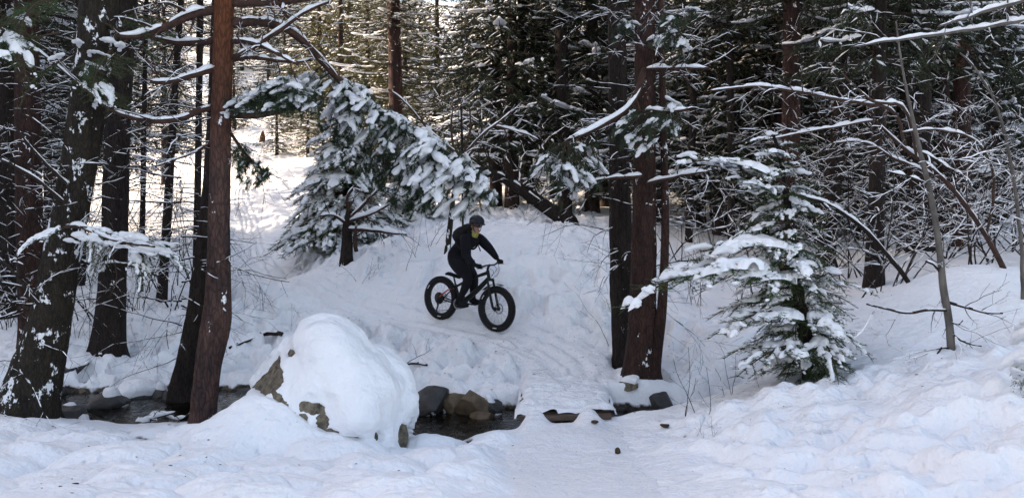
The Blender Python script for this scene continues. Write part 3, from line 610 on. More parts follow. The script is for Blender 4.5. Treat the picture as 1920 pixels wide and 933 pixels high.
# fir boughs, one metre long, sharing data between all young firs
def fir_bough(seed):
    rg = np.random.default_rng(seed); nb = MB(); st = MB(); sb = MB()
    n = 10; x = np.linspace(0, 1, n + 1); P = np.stack([x, .07 * np.sin(x * 3 + seed * 1.7), .10 * np.sin(x * 2.2) - .30 * x**2 + .05 * rg.normal() * x], 1)
    st.tube(P, np.linspace(.014, .003, n + 1), 5); tw = [(P, .5)]
    pad(sb, P, seed, rg)
    for s in (-1, 1):
        for t in np.arange(.16, .99, .075):
            k = min(int(t * n), n - 1); q = P[k] + (P[k + 1] - P[k]) * (t * n - k); L = (.40 * (1 - t) + .09) * rg.uniform(.75, 1.15)
            d = nrm([.75, s * .9, -.16 + .1 * rg.normal()]); Pt = walk(q, d, L, 5, rg, .07, .05); st.tube(Pt, np.linspace(.004, .0015, 6), 3, False); tw.append((Pt, 1))
            if rg.random() < .3: q_ = Pt[3:]; lumps(sb, q_ + rg.normal(size=q_.shape) * [.012, .012, .003], rg.uniform(.010, .026, len(q_)), rg)
            if L > .2:
                for s2 in (-1, 1):
                    for t2 in (.35, .62):
                        q2 = Pt[int(t2 * 5)]; P2 = walk(q2, nrm(d + s2 * np.array([-.5 * s * s2 * 0 + .2, .7 * s2, -.1])), L * .4, 3, rg, .08, .05); st.tube(P2, .0015, 3, False); tw.append((P2, 1))
    for Pt, dens in tw:
        L = np.linalg.norm(np.diff(Pt, axis=0), axis=1).sum(); m = int(L / .0052); t = np.sort(rg.random(m)) * (len(Pt) - 1); k = np.minimum(t.astype(int), len(Pt) - 2)
        B = Pt[k] + (Pt[k + 1] - Pt[k]) * (t - k)[:, None]; tg = Pt[k + 1] - Pt[k]; tg /= np.linalg.norm(tg, axis=1)[:, None] + 1e-9
        sd_ = np.cross(tg, [0, 0, 1.0]); sg = rg.choice([-1, 1], m)[:, None]
        D = tg * .55 + sd_ * sg * .8 + rg.normal(size=(m, 3)) * .25 + np.array([0, 0, .1]); D /= np.linalg.norm(D, axis=1)[:, None]
        nb.blades(B, D, rg.uniform(.022, .034, m), .0042)
    return join('bough', [(nb, M['needle']), (st, M['twig_brown'])]), sb.mesh('bough_snow', M['snow_clump'])
BOUGHS = [fir_bough(500 + k) for k in range(5)]
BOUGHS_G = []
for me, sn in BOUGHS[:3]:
    m2 = me.copy(); m2.materials[0] = M['needle_sun_tint']; BOUGHS_G.append((m2, sn))
def dir_rot(d, roll=0):
    d = nrm(d); yaw = math.atan2(d[1], d[0]); pit = -math.asin(np.clip(d[2], -1, 1))
    return Euler((roll, pit, yaw), 'XYZ')
def add_bough(root, p, d, L, roll=0, snow=True, sun_tint=False, name='bough', k=None):
    me, sn = (BOUGHS_G if sun_tint else BOUGHS)[random.randrange(3 if sun_tint else 5) if k is None else k]
    o = put(bpy.data.objects.new(name, me), root); o.location = rel(root) + Vector(p); o.rotation_euler = dir_rot(d, roll); o.scale = (L, L * random.uniform(.8, 1.1), L)
    if snow: put(bpy.data.objects.new('snow', sn), o)['kind'] = 'stuff'
    return o
# pine tufts
def tuft(nb, p, d, rg, L=.075, n=46, W=.0055, spread=.9):
    d = nrm(d); B = np.asarray(p) + d * rg.uniform(-.10, .02, n)[:, None]; D = d + rg.normal(size=(n, 3)) * spread * .6; D /= np.linalg.norm(D, axis=1)[:, None]
    nb.blades(B, D, L * rg.uniform(.7, 1.15, n), W)
# spruce crowns for the wood behind
def flakes(sb, P, D, L, W, rg):
    n = len(P); sd_ = np.cross(D, [0, 0, 1.0]); sd_ /= np.linalg.norm(sd_, axis=1)[:, None] + 1e-9; up = np.array([0, 0, 1.0])
    L = L[:, None]; W = W[:, None]
    V = np.stack([P - D * L / 2, P + sd_ * W / 2, P + D * L / 2, P - sd_ * W / 2, P + up * W * .55], 1).reshape(-1, 3); i = np.arange(n)[:, None] * 5
    sb.add(V, np.concatenate([i + [0, 1, 4], i + [1, 2, 4], i + [2, 3, 4], i + [3, 0, 4]]))
def crown(seed, H=10, Rm=2.3, step=.36, nb_=5.5, bl=(.11, .03), droop=.25, snow=.8, bare=.0, sparse=1.0, mt='needle_far'):
    rg = np.random.default_rng(seed); nb = MB(); st = MB(); sb = MB(); z = 0
    while z < H - .15:
        f = 1 - z / H; Rw = Rm * (f**.75) * rg.uniform(.75, 1.1) * (1 if z > bare else .8); m = int(rg.integers(int(nb_ - 1), int(nb_ + 2)))
        a0 = rg.uniform(0, 6.28)
        for k in range(m):
            a = a0 + k * 6.283 / m + rg.normal() * .25; L = max(.25, Rw * rg.uniform(.6, 1.15)); h = np.array([math.cos(a), math.sin(a), 0])
            n = 7; t = np.linspace(0, 1, n); P = h * (t * L)[:, None] + np.array([0, 0, 1.0]) * (z - L * droop * (t**1.3) + .14 * L * t**4 + .05 * rg.normal() * t)[:, None]
            P[:, :2] += (np.array([-h[1], h[0]]) * (.12 * L * rg.normal())) * (t**2)[:, None]
            st.tube(P, np.linspace(.012 + .012 * L, .005, n), 4, False)
            if rg.random() < snow: sb.snow(P[2:], .05 + .05 * rg.random(), .05, .1, int(rg.integers(999)), 1.3)
            nt_ = max(4, int(L * 7 * sparse)); tt = np.sort(rg.uniform(.12 if z > bare else .4, 1, nt_)); kk = np.minimum((tt * (n - 1)).astype(int), n - 2)
            Q = P[kk] + (P[kk + 1] - P[kk]) * (tt * (n - 1) - kk)[:, None]; sg = rg.choice([-1, 1], nt_); 
            D = h * .6 + np.outer(sg, [-h[1], h[0], 0]) * .75 + np.c_[np.zeros(nt_), np.zeros(nt_), rg.uniform(-.9, .0, nt_)]; D /= np.linalg.norm(D, axis=1)[:, None]
            Lt = (.14 + .26 * L * (1 - tt) * .8 + .10) * rg.uniform(.6, 1.2, nt_)
            nn = np.maximum(4, (Lt / .026).astype(int)); rep = np.repeat(np.arange(nt_), nn); u = rg.random(len(rep))
            B = Q[rep] + D[rep] * (Lt[rep] * u)[:, None] - np.array([0, 0, 1]) * (.15 * Lt[rep] * u * u)[:, None]
            DD = D[rep] * .8 + rg.normal(size=(len(rep), 3)) * .45 + np.array([0, 0, -.12]); DD /= np.linalg.norm(DD, axis=1)[:, None]
            nb.blades(B, DD, bl[0] * rg.uniform(.6, 1.3, len(rep)), bl[1])
            ks = rg.random(nt_) < snow * .6
            if ks.any(): flakes(sb, Q[ks] + D[ks] * (Lt[ks] * .5)[:, None] + [0, 0, .02], D[ks], Lt[ks] * rg.uniform(.5, .9, ks.sum()), .03 + .045 * rg.random(ks.sum()), rg)
        z += step * rg.uniform(.75, 1.25)
    return join('crown', [(nb, M[mt]), (st, M['twig'])]), sb.mesh('snow', M['snow_far'])
CROWNS = [crown(600, 10, 2.4, snow=.4, sparse=1.7), crown(601, 11, 2.0, droop=.35, snow=.4, sparse=1.6), crown(602, 9, 2.7, droop=.15, snow=.35, sparse=1.4), crown(603, 10, 2.2, step=.42, droop=.25, snow=.5, sparse=1.7)]
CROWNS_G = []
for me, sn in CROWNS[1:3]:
    m2 = me.copy(); m2.materials[0] = M['needle_sun_tint']; CROWNS_G.append((m2, sn))
# dead lower branches round a stem
def dead(seed, z0, z1, n, L=(.6, 1.9), r=.011, thick=.009):
    rg = np.random.default_rng(seed); mb = MB(); sb = MB()
    for _ in range(n):
        a = rg.uniform(0, 6.28); z = rg.uniform(z0, z1)
        grow(mb, sb, (0, 0, z), (math.cos(a), math.sin(a), rg.uniform(-.25, .35)), rg.uniform(*L), r * rg.uniform(.6, 1.3), 2 if rg.random() < .3 else 1, rg, .13, .05, 5, thick, .26, 1)
    return mb.mesh('dead_branches', M['twig']), sb.mesh('branch_snow', M['snow_far'])
DEAD = [dead(700 + k, .7, 6.5, 34) for k in range(4)]
def add_dead(root, k=None, yaw=None, scale=1, loc=(0, 0, 0)):
    me, sn = DEAD[random.randrange(4) if k is None else k]
    o = put(bpy.data.objects.new('dead_branches', me), root); o.location = loc; o.rotation_euler = (0, 0, random.uniform(0, 6.28) if yaw is None else yaw); o.scale = (scale,) * 3; o['kind'] = 'stuff'
    s = put(bpy.data.objects.new('snow', sn), o); s['kind'] = 'stuff'
def add_crown(root, k, loc, scale, yaw=None, sun_tint=False):
    me, sn = (CROWNS_G if sun_tint else CROWNS)[k]
    o = put(bpy.data.objects.new('crown', me), root); o.location = loc; o.scale = scale; o.rotation_euler = (0, 0, random.uniform(0, 6.28) if yaw is None else yaw)
    put(bpy.data.objects.new('snow', sn), o)['kind'] = 'stuff'; o['kind'] = 'stuff'
def resample(P, step):
    P = np.asarray(P, float); P = _smooth(P, 2); L = np.concatenate([[0], np.cumsum(np.linalg.norm(np.diff(P[:, :3], axis=0), axis=1))]); m = max(4, int(L[-1] / step))
    q = np.linspace(0, L[-1], m); return np.stack([np.interp(q, L, P[:, k]) for k in range(P.shape[1])], 1)
def stem(mb, P4, sides=26, amp=.07, step=.045, seed=0, flare=.35, rough=7):
    """bark-ridged trunk through (x,y,z,r) points"""
    Q = resample(P4, step); n = len(Q); L = np.concatenate([[0], np.cumsum(np.linalg.norm(np.diff(Q[:, :3], axis=0), axis=1))])
    rad = Q[:, 3] * (1 + flare * np.exp(-np.clip(L - .15, 0, None) / .16)); th = np.linspace(0, 2 * np.pi, sides, endpoint=False)
    cx = np.cos(th)[None] * rough * .35; sy = np.sin(th)[None] * rough * .35; l = L[:, None]
    nz = np.abs(vnoise(cx * 2 + l * 1.2 + seed, sy * 2 + l * .7, seed)) * 2 + vnoise(cx * 5 + l * 6, sy * 5 - l * 5, seed + 3) * .7 + .5 * vnoise(cx * .6 + l, sy * .6 + l * .5, seed + 5)
    lobes = flare * .35 * np.exp(-l / .22) * np.sin(th * 5 + seed)[None]
    mb.tube(Q[:, :3], rad, sides, True, 1 + amp * (nz - .4) + lobes)
    return Q
def traced_tree(name, label, trace, d, mt, ztop=12, cat='tree', group=None, crown_k=None, crown_z=None, crown_s=1, deads=0, amp=.07, sides=26, flare=.35, dead_s=1, sun_tint=False, d_top=None):
    """a tree whose stem runs through photo pixels (x, y, width) at distance d"""
    n = len(trace); dd = [d + ((d_top or d) - d) * k / max(n - 1, 1) for k in range(n)]
    P = [np.r_[at(x, y, q), w / 2 / F * q] for (x, y, w), q in zip(trace, dd)]
    b0 = P[0].copy(); zb = min(gz(b0[0], b0[1]), b0[2]); P = [np.r_[b0[:2], zb - .25, b0[3] * 1.05]] + P
    if ztop > P[-1][2] + .5:
        t = nrm((P[-1] - P[-2])[:3]); k = (ztop - P[-1][2]) / max(t[2], .3)
        for f in (.33, .66, 1): P.append(np.r_[P[-1][:3] * 0 + (P[n][:3] + t * k * f * [.6, .6, 1]), P[n][3] * (1 - .85 * f)])
    root = thing(name, label, cat, (b0[0], b0[1], zb), group); mb = MB()
    Q = stem(mb, P, sides, amp, .05 if d < 13 else .12, abs(hash(label)) % 97 if False else int(sum(map(ord, label))) % 97, flare)
    mb.build('trunk', mt, root)
    if crown_k is not None:
        i = np.argmin(abs(Q[:, 2] - crown_z)); p = Q[i, :3]; add_crown(root, crown_k, Vector(p) + rel(root), (crown_s, crown_s, (ztop - crown_z) / 10), sun_tint=sun_tint)
    for k in range(deads): add_dead(root, scale=dead_s)
    return root, Q
def limb(root, pts, name='limb', mt='bark_limb', thick=.035, gate=-.05, snow=True, seed=1, kids=0, sides=8, wide=1.15):
    """branch through (x px, y px, distance, width px)"""
    P = resample([np.r_[at(x, y, d), w / 2 / F * d] for x, y, d, w in pts], .06); P[:, :3] += (.012 * np.stack([fbm(np.arange(len(P)) * .35, np.full(len(P), seed * 5. + k), 3, seed + k) for k in range(3)], 1))
    mb = MB(); mb.tube(P[:, :3], P[:, 3], sides); sb = MB()
    rg = np.random.default_rng(seed)
    for _ in range(kids):
        k = int(rg.integers(len(P) // 5, len(P) - 1)); t = nrm(P[k, :3] - P[k - 1, :3]); grow(mb, sb, P[k, :3], t * .7 + nrm(np.cross(t, rg.normal(size=3))) * .9, rg.uniform(.2, .7), P[k, 3] * .4, 1, rg, .15, .02, 4, .012, .2)
    if snow: sb.snow(P[:, :3], P[:, 3], thick, gate, seed, wide)
    o = mb.build(name, M[mt], root)
    if sb.V: sb.build('snow', M['snow_clump'], o)['kind'] = 'stuff'
    return o, P
def in_poly(x, y, poly):
    c = False; n = len(poly)
    for i in range(n):
        x0, y0 = poly[i]; x1, y1 = poly[i - 1]
        if (y0 > y) != (y1 > y) and x < (x1 - x0) * (y - y0) / (y1 - y0) + x0: c = not c
    return c
def laden(o, P, poly, n, drange, size, seed, mt='needle_pine', tufts=3, droop=.35, green=1.0):
    """twigs with needle tufts and clumps of snow hanging from branch o (path P), filling an outline"""
    rg = np.random.default_rng(seed); xs = [p[0] for p in poly]; ys = [p[1] for p in poly]; tb = MB(); nb = MB(); c = 0; tries = 0
    while c < n and tries < n * 60:
        tries += 1; x = rg.uniform(min(xs), max(xs)); y = rg.uniform(min(ys), max(ys))
        if not in_poly(x, y, poly): continue
        c += 1; p = at(x, y, rg.uniform(*drange)); k = int(np.argmin(np.linalg.norm(P[:, :3] - p, axis=1) + .25 * np.clip(p[2] - P[:, 2], 0, None))); q = P[k, :3]
        mid = (p + q) / 2 + [0, 0, .08 * np.linalg.norm(p - q)]; W = resample([np.r_[q, .008], np.r_[mid, .006], np.r_[p, .003]], .05)
        tb.tube(W[:, :3], W[:, 3], 4, False); d = nrm(W[-1, :3] - W[-3, :3] + np.array([0, 0, -droop * .4]))
        s = rg.uniform(*size) * (1.25 if rg.random() < .25 else 1)
        for _ in range(int(tufts * green)):
            dd = nrm(d + rg.normal(size=3) * .55 + [0, 0, -.35]); tuft(nb, p + rg.normal(size=3) * s * .7 - [0, 0, s * .45], dd, rg, .085)
        for t in np.linspace(.4, .9, 3):
            i = int(t * (len(W) - 1)); tuft(nb, W[i, :3], nrm(W[min(i + 1, len(W) - 1), :3] - W[i, :3] + rg.normal(size=3) * .4), rg, .075, 30)
        yaw = math.atan2(d[1], d[0]) + rg.normal() * .4; pit = np.clip(-math.asin(np.clip(d[2], -1, 1)) * .55, -.2, .75)
        clump(o, p + [0, 0, s * .3], s, yaw, pit)
    t = tb.build('twigs', M['twig_brown'], o); t['kind'] = 'stuff'
    t = nb.build('needles', M[mt], o); t['kind'] = 'stuff'
# ---------------------------------------------------------------- the trees that stand near the trail
# red pine with the arching snow-laden bough
rp, RQ = traced_tree('pine_tree', 'red-barked pine at the stream with an arching snow-laden bough', [(378,797,48),(384,740,46),(392,670,48),(405,610,54),(409,560,47),(410,480,42),(411,400,38),(415,200,36),(421,0,37)], 9.3, M['bark_red'], 13, crown_k=2, crown_z=8.5, crown_s=.95, amp=.09, sides=34, flare=.12)
o, P = limb(rp, [(432,44,9.3,20),(480,40,9.4,18),(530,48,9.6,16),(575,82,9.8,15),(612,125,10,14),(660,175,10.1,12),(730,222,10.2,10),(800,262,10.2,8),(860,300,10.2,6),(915,352,10.2,4)], thick=.045, seed=3)
laden(o, P, [(560,150),(640,140),(700,185),(770,235),(850,285),(905,325),(928,372),(905,390),(860,340),(800,330),(740,300),(690,265),(640,235),(590,205)], 105, (9.7, 10.6), (.075, .135), 801)
laden(o, P, [(750,300),(800,275),(860,310),(915,350),(900,395),(830,405),(790,385)], 38, (9.5, 10.2), (.10, .16), 802, green=.8)
laden(o, P, [(600,230),(700,280),(790,330),(830,420),(780,410),(700,360),(640,300)], 34, (10.0, 11.0), (.03, .06), 803, tufts=8)
o, P = limb(rp, [(428,214,9.3,16),(470,216,9.2,14),(510,214,9.1,12),(545,203,9.1,8)], thick=.04, seed=4)
laden(o, P, [(418,205),(470,170),(520,148),(570,150),(600,175),(580,215),(530,205),(480,205),(440,228),(422,222)], 62, (8.8, 9.6), (.055, .10), 804)
for k, (pts, th) in enumerate([
  ([(410,18,9.3,18),(360,26,9.2,17),(310,50,9.1,15),(260,72,9.0,12),(215,66,8.9,7)], .05),
  ([(412,72,9.3,14),(360,84,9.4,13),(310,78,9.5,11),(255,60,9.6,7)], .04),
  ([(404,128,9.3,14),(365,140,9.1,12),(320,156,9.0,9),(280,152,8.9,6)], .045),
  ([(402,202,9.3,13),(370,206,9.2,12),(340,226,9.1,11),(280,228,9.0,10),(235,218,9.0,9),(195,196,9,8),(140,150,9,6),(70,92,9,5),(-20,40,9,4)], .028),
  ([(435,6,9.3,16),(490,8,9.2,14),(560,2,9.1,10),(620,-12,9,6)], .04),
  ([(435,108,9.3,10),(470,92,9.2,9),(520,62,9.2,8),(570,22,9.1,6),(620,4,9.1,5)], .045),
  ([(432,78,9.3,11),(470,78,9.1,10),(520,100,8.9,7),(560,122,8.8,5)], .035),
  ([(433,112,9.3,9),(480,106,9.5,8),(540,118,9.8,6),(590,112,10,4)], .03),
  ([(400,262,9.3,6),(370,285,9.2,5),(330,300,9.1,4),(290,312,9.0,3)], .018),
  ([(432,250,9.3,6),(455,280,9.5,6),(470,300,9.6,5),(505,330,9.7,3)], .02)]):
    o, P = limb(rp, pts, thick=th, seed=20 + k, kids=7)
    if k == 9: laden(o, P, [(440,280),(475,290),(505,330),(470,365),(445,340)], 12, (9.3, 9.8), (.025, .05), 805, tufts=5, droop=.9)
add_dead(rp, 1, 1.0, .8, (0, 0, 1.2))
# dark twin behind it
traced_tree('pine_tree', 'dark leaning trunk rising from the stream just behind the red pine', [(342,742,56),(352,690,46),(366,610,40),(378,520,34),(388,430,31),(396,340,28),(404,200,26),(410,0,24)], 11.2, M['bark_dark'], 12, crown_k=1, crown_z=8.5, crown_s=.8, amp=.09, deads=1, flare=.3)
# left trees
bt, BQ = traced_tree('leaning_pine', 'thick curved trunk flecked with snow at the left edge', [(48,778,112),(62,720,96),(82,650,82),(100,580,72),(112,500,66),(132,400,62),(158,250,62),(178,110,66),(186,0,68)], 9.3, M['bark_snowy'], 14, crown_k=0, crown_z=7.5, crown_s=.95, amp=.08, sides=36, flare=.16)
traced_tree('pine_tree', 'straight dark trunk rooted in snow between red pine and snow-flecked trunk', [(203,655,60),(207,600,52),(212,500,48),(216,400,46),(219,250,44),(229,100,44),(235,0,44)], 13, M['bark_dark'], 16, crown_k=1, crown_z=7.5, crown_s=.9, amp=.08, sides=30, deads=1)
traced_tree('pine_tree', 'dark trunk standing behind the snow-flecked leaning trunk', [(62,640,48),(58,500,46),(52,300,44),(50,0,42)], 13.2, M['bark_brown'], 16, crown_k=0, crown_z=6.5, crown_s=1.0, deads=2)
traced_tree('pine_tree', 'trunk cut by the left edge of the picture', [(14,630,34),(16,400,32),(12,200,30),(8,0,30)], 15.5, M['bark_dark'], 16, crown_k=2, crown_z=5.5, crown_s=1.1, deads=2)
for tr, d, lb, dz in [([(367,575,15),(370,400,13),(373,200,12),(376,0,11)], 17, 'thin straight stem just left of the red pine', 1),
                      ([(302,575,20),(310,470,17),(318,330,15),(332,100,12),(340,0,11)], 17, 'slim stem with snow-caught twigs midway between dark trunk and red pine', 2),
                      ([(262,560,11),(268,400,10),(270,200,9),(275,0,8)], 19, 'thinnest stem behind the straight dark trunk', 2),
                      ([(150,560,20),(152,400,18),(150,200,16),(148,0,15)], 20, 'stem half hidden behind the snow-flecked leaning trunk', 2)]:
    traced_tree('pine_tree', lb, tr, d, M['bark_dark'], 11, deads=dz, sides=12, crown_k=random.randrange(4), crown_z=7.8, crown_s=.5)
# boughs of the left trees that hang into the picture
for (x, y, d, dx, dy, dz, L) in [(150,0,9.0,-.6,-.5,-.35,1.1),(230,20,9.4,.7,-.5,-.45,1.0),(110,60,8.6,-.8,-.3,-.35,1.0),(200,90,8.9,.2,-.6,-.5,.9),(60,20,8.2,-.7,.2,-.3,1.0),(180,40,9.2,.8,.1,-.35,.9),(90,0,8.4,.2,-.7,-.35,.9),(20,60,8.6,.5,-.5,-.4,.9),
                                 (160,130,9,.5,-.4,-.5,.7),(190,160,9.2,.7,-.2,-.4,.7),(130,110,8.8,-.6,-.3,-.5,.7)]:
    add_bough(bt, at(x, y, d), (dx, dy, dz), L, snow=(x in (20, 160, 60)))
for (x, y, d, s) in [(148,80,8.6,.09),(168,98,8.7,.07),(205,75,8.8,.11),(228,85,8.8,.10),(108,105,8.4,.09),(180,122,8.8,.08),(40,35,8.2,.06),(190,100,8.7,.08)]: clump(bt, at(x, y, d), s, random.uniform(0, 3), .2)
o, P = limb(bt, [(110,430,9.3,9),(140,420,9.0,8),(185,440,8.8,7),(230,455,8.6,6),(290,462,8.4,4)], mt='twig_brown', thick=.03, seed=41, kids=6)
for (x, y, dx, dz, L) in [(150,425,.8,-.25,.75),(190,440,.9,-.1,.8),(230,455,.9,-.15,.7),(170,432,.3,-.3,.6),(210,448,-.3,-.35,.6),(265,460,.9,-.3,.6),(130,425,-.6,-.3,.6),(240,456,.2,-.4,.6)]:
    add_bough(bt, at(x, y, 8.8), (dx, random.uniform(-.6, .5), dz), L)
for (x, y, s) in [(148,440,.13),(175,447,.11),(255,443,.14),(285,465,.13),(265,470,.12),(235,462,.1),(310,455,.09),(130,450,.09),(205,455,.08)]: clump(bt, at(x, y, 8.5), s, random.uniform(-.4, .4), .1)
o, P = limb(bt, [(95,590,9.3,8),(60,560,9,6),(20,500,8.8,5),(-20,470,8.7,4)], mt='twig', thick=.02, seed=42, kids=8)
o, P = limb(bt, [(140,400,9.3,8),(100,360,9.0,7),(50,320,8.8,6),(-20,290,8.6,5)], mt='twig', thick=.022, seed=43, kids=10)
o, P = limb(bt, [(120,470,9.3,7),(170,500,9.5,6),(230,490,9.8,5),(300,520,10,3)], mt='twig', thick=.018, seed=44, kids=10)
o, P = limb(bt, [(30,240,8.7,4),(70,290,8.8,6),(110,330,9.0,7),(145,360,9.3,8)], mt='twig', thick=.03, seed=45, kids=8)
add_dead(bt, 2, .6, .8)
# the pair of trunks at the footbridge
tw, TQ = traced_tree('pine_tree', 'stout reddish trunk at the far end of the footbridge, right of its dark neighbour', [(1201,699,70),(1203,660,58),(1205,600,52),(1207,500,47),(1208,400,43),(1210,200,41),(1209,0,37)], 11.1, M['bark_brown'], 14, crown_k=3, crown_z=8.0, crown_s=.85, amp=.09, sides=34, flare=.16)
add_dead(tw, 0, 2.0, .75, (0, 0, 1.4))
o, P = limb(tw, [(1208,130,10.8,12),(1195,175,10.6,12),(1170,212,10.5,12),(1130,235,10.4,10),(1095,252,10.3,8),(1062,264,10.2,5)], thick=.05, seed=51, kids=5)
laden(o, P, [(990,310),(1040,285),(1100,265),(1130,290),(1128,350),(1080,378),(1020,370)], 30, (10.0, 10.8), (.05, .11), 811)
o, P = limb(tw, [(1210,215,10.8,10),(1225,205,10.5,9),(1250,212,10.3,8),(1290,205,10.2,5)], thick=.05, seed=52, kids=4)
laden(o, P, [(1150,225),(1210,200),(1285,195),(1275,250),(1235,290),(1160,275)], 26, (10.0, 10.7), (.045, .10), 812)
for k, pts in enumerate([[(1205,95,10.8,9),(1185,60,10.6,8),(1170,55,10.5,5)],[(1212,80,10.8,8),(1240,70,10.5,7),(1275,60,10.3,5)],[(1212,130,10.8,8),(1260,128,10.5,7),(1330,128,10.2,5)],[(1204,330,10.8,8),(1150,332,10.5,6),(1090,345,10.3,4)],[(1212,345,10.8,8),(1270,330,10.5,6),(1330,322,10.2,4)]]):
    o, P = limb(tw, pts, thick=.04, seed=55 + k, kids=6)
    if k == 1: laden(o, P, [(1225,40),(1300,0),(1310,30),(1290,90),(1230,90)], 14, (10.0, 10.7), (.05, .10), 813)
    if k == 0: laden(o, P, [(1150,40),(1200,45),(1200,100),(1160,105)], 7, (10.2, 10.7), (.04, .08), 814)
traced_tree('pine_tree', 'darker of the two trunks at the footbridge, set behind', [(1172,662,46),(1168,600,44),(1166,500,46),(1163,400,40),(1160,250,37),(1155,0,32)], 12, M['bark_dark'], 14, crown_k=0, crown_z=7.5, crown_s=.85, amp=.1, sides=30, deads=2, flare=.12)
traced_tree('slim_tree', 'slim brown stem leaning out from the reddish trunk base', [(1222,697,30),(1232,640,24),(1241,585,19),(1246,500,16),(1248,400,15),(1243,200,13),(1238,0,12)], 11.0, M['bark_brown'], 9, amp=.06, sides=16, deads=0)
# leaning tree and little stems behind the rider
lt, LQ = traced_tree('leaning_tree', 'dark curved tree leaning left over the slope behind the rider', [(1066,412,36),(1042,400,28),(1014,382,24),(978,356,22),(945,332,19),(905,318,15),(850,312,10)], 22, M['bark_dark'], -9, amp=.08, sides=18, flare=.25)
rg = np.random.default_rng(5); mb = MB(); sb = MB(); sb.snow(LQ[4:, :3], LQ[4:, 3], .07, .15, 9)
for k in range(26):
    i = int(rg.integers(10, len(LQ))); grow(mb, sb, LQ[i, :3], (rg.normal() * .6, rg.normal() * .4, rg.uniform(.4, 1)), rg.uniform(.8, 2.6), .02, 2, rg, .14, .0, 4, .03, .1, 1)
lo = mb.build('branches', M['twig'], lt); lo['kind'] = 'stuff'; s_ = sb.build('snow', M['snow_far'], lo); s_['kind'] = 'stuff'
st_, _ = traced_tree('sapling', 'thin snow-plastered stem rising behind the rider’s back'.replace('’', "'"), [(838,474,12),(842,440,11),(846,405,10),(850,370,8),(858,300,6)], 16.2, M['bark_snowy'], 3, amp=.05, sides=10, flare=.1)
for k in range(7): limb(st_, [(847 + k, 390 - k * 13, 16.2, 4), (847 + (-1)**k * 25, 380 - k * 16, 16 + .3 * (k % 3), 3), (847 + (-1)**k * 55, 385 - k * 18, 16, 2)], thick=.03, seed=70 + k, kids=3)
gn, _ = traced_tree('gnarled_shrub', 'gnarled stub of a tree with snowy side branches beneath the arching bough', [(650,482,22),(651,455,20),(650,425,17),(655,395,12)], 17, M['bark_dark'], -5, cat='shrub', amp=.1, sides=14, flare=.2)
for k, pts in enumerate([[(652,430,17,9),(690,430,16.7,8),(730,436,16.4,6),(762,440,16.2,3)],[(655,400,17,8),(648,370,16.8,6),(668,345,16.6,4)],[(655,410,17,8),(690,375,16.8,6),(715,350,16.7,4)],[(650,420,17,7),(625,400,16.8,5),(600,405,16.7,3)],[(668,470,17,8),(664,450,16.9,8),(668,425,16.8,5)],[(655,415,17,7),(700,400,16.5,5),(745,375,16.3,3)]]):
    limb(gn, pts, thick=.07, seed=80 + k, kids=5, gate=-.2)
fk, _ = traced_tree('sapling', 'small forked sapling outlined in snow above the rider', [(868,420,4),(867,360,4),(867,300,5),(866,240,4),(864,185,3)], 17.5, M['bark_dark'], -5, amp=.04, sides=8, flare=0)
for k, pts in enumerate([[(866,292,17.5,7),(830,268,17.4,6),(800,240,17.4,5),(760,190,17.3,4),(728,168,17.3,3)],[(868,290,17.5,6),(900,255,17.4,5),(940,225,17.3,4),(985,190,17.3,3)],[(850,280,17.5,5),(845,240,17.4,4),(850,200,17.4,2)],[(870,285,17.5,5),(884,240,17.5,4),(880,200,17.5,2)],[(820,258,17.4,4),(770,245,17.3,3),(735,215,17.2,2)],[(925,235,17.4,4),(985,250,17.3,3),(1010,262,17.3,2)]]):
    limb(fk, pts, thick=.04, seed=90 + k, kids=5, mt='twig_brown', gate=-.2)
# ---------------------------------------------------------------- young firs
def young_fir(label, tr, d, boughs, mt='bark_dark', sun_tint=False, seedl=3):
    root, Q = traced_tree('young_fir', label, tr, d, M[mt], -5, cat='fir', amp=.05, sides=12, flare=.2)
    for (f, a, dz, L, *r) in boughs:
        p = Q[min(int(f * (len(Q) - 1)), len(Q) - 1), :3]; add_bough(root, p, (math.cos(a), math.sin(a), dz), L, random.uniform(-.25, .25), sun_tint=sun_tint)
    return root, Q
random.seed(21)
bl = []
for k in range(60):
    f = .10 + .87 * (k / 60); a = k * 2.4 + random.uniform(-.6, .6); ln = (1 - f)**.8; L = (.28 + .95 * ln * random.uniform(.35, 1.15)) * (1.0 if math.cos(a) < .3 else .8)
    bl.append((f, a, random.uniform(-.35, .05) if f < .75 else random.uniform(-.1, .4), L))
yf, YQ = young_fir('young green fir with drooping snowy boughs on the right bank', [(1522,705,30),(1512,640,26),(1498,560,22),(1486,470,19),(1475,370,14),(1466,300,9),(1444,236,4)], 9.1, bl)
for (f, x, y, d, s0) in [(.46,1200,548,8.6,.0),(.48,1262,520,8.7,.13),(.56,1310,468,8.8,.13),(.55,1355,475,8.7,.14),(.78,1290,292,8.9,.08),(.70,1375,335,8.8,.08),(.42,1632,545,8.9,.06),(.36,1560,510,8.7,.10),(.16,1548,625,8.8,.17),(.12,1552,655,8.8,.13),(.86,1500,325,8.9,.09),(.9,1425,292,8.9,.08),(.97,1442,254,8.9,.09),(.84,1400,350,8.8,.07),(.40,1400,520,8.5,.08),(.66,1505,385,8.7,.10),(.30,1380,610,8.4,.08),(.2,1395,690,8.4,.07)]:
    p = YQ[int(f * (len(YQ) - 1)), :3]; q = at(x, y, d); v = q - p; L = np.linalg.norm(v); add_bough(yf, p, v + np.array([0, 0, .14 * L]), L * 1.05)
    if s0: clump(yf, q + [0, 0, s0 * .3], s0, math.atan2(v[1], v[0]), .1)
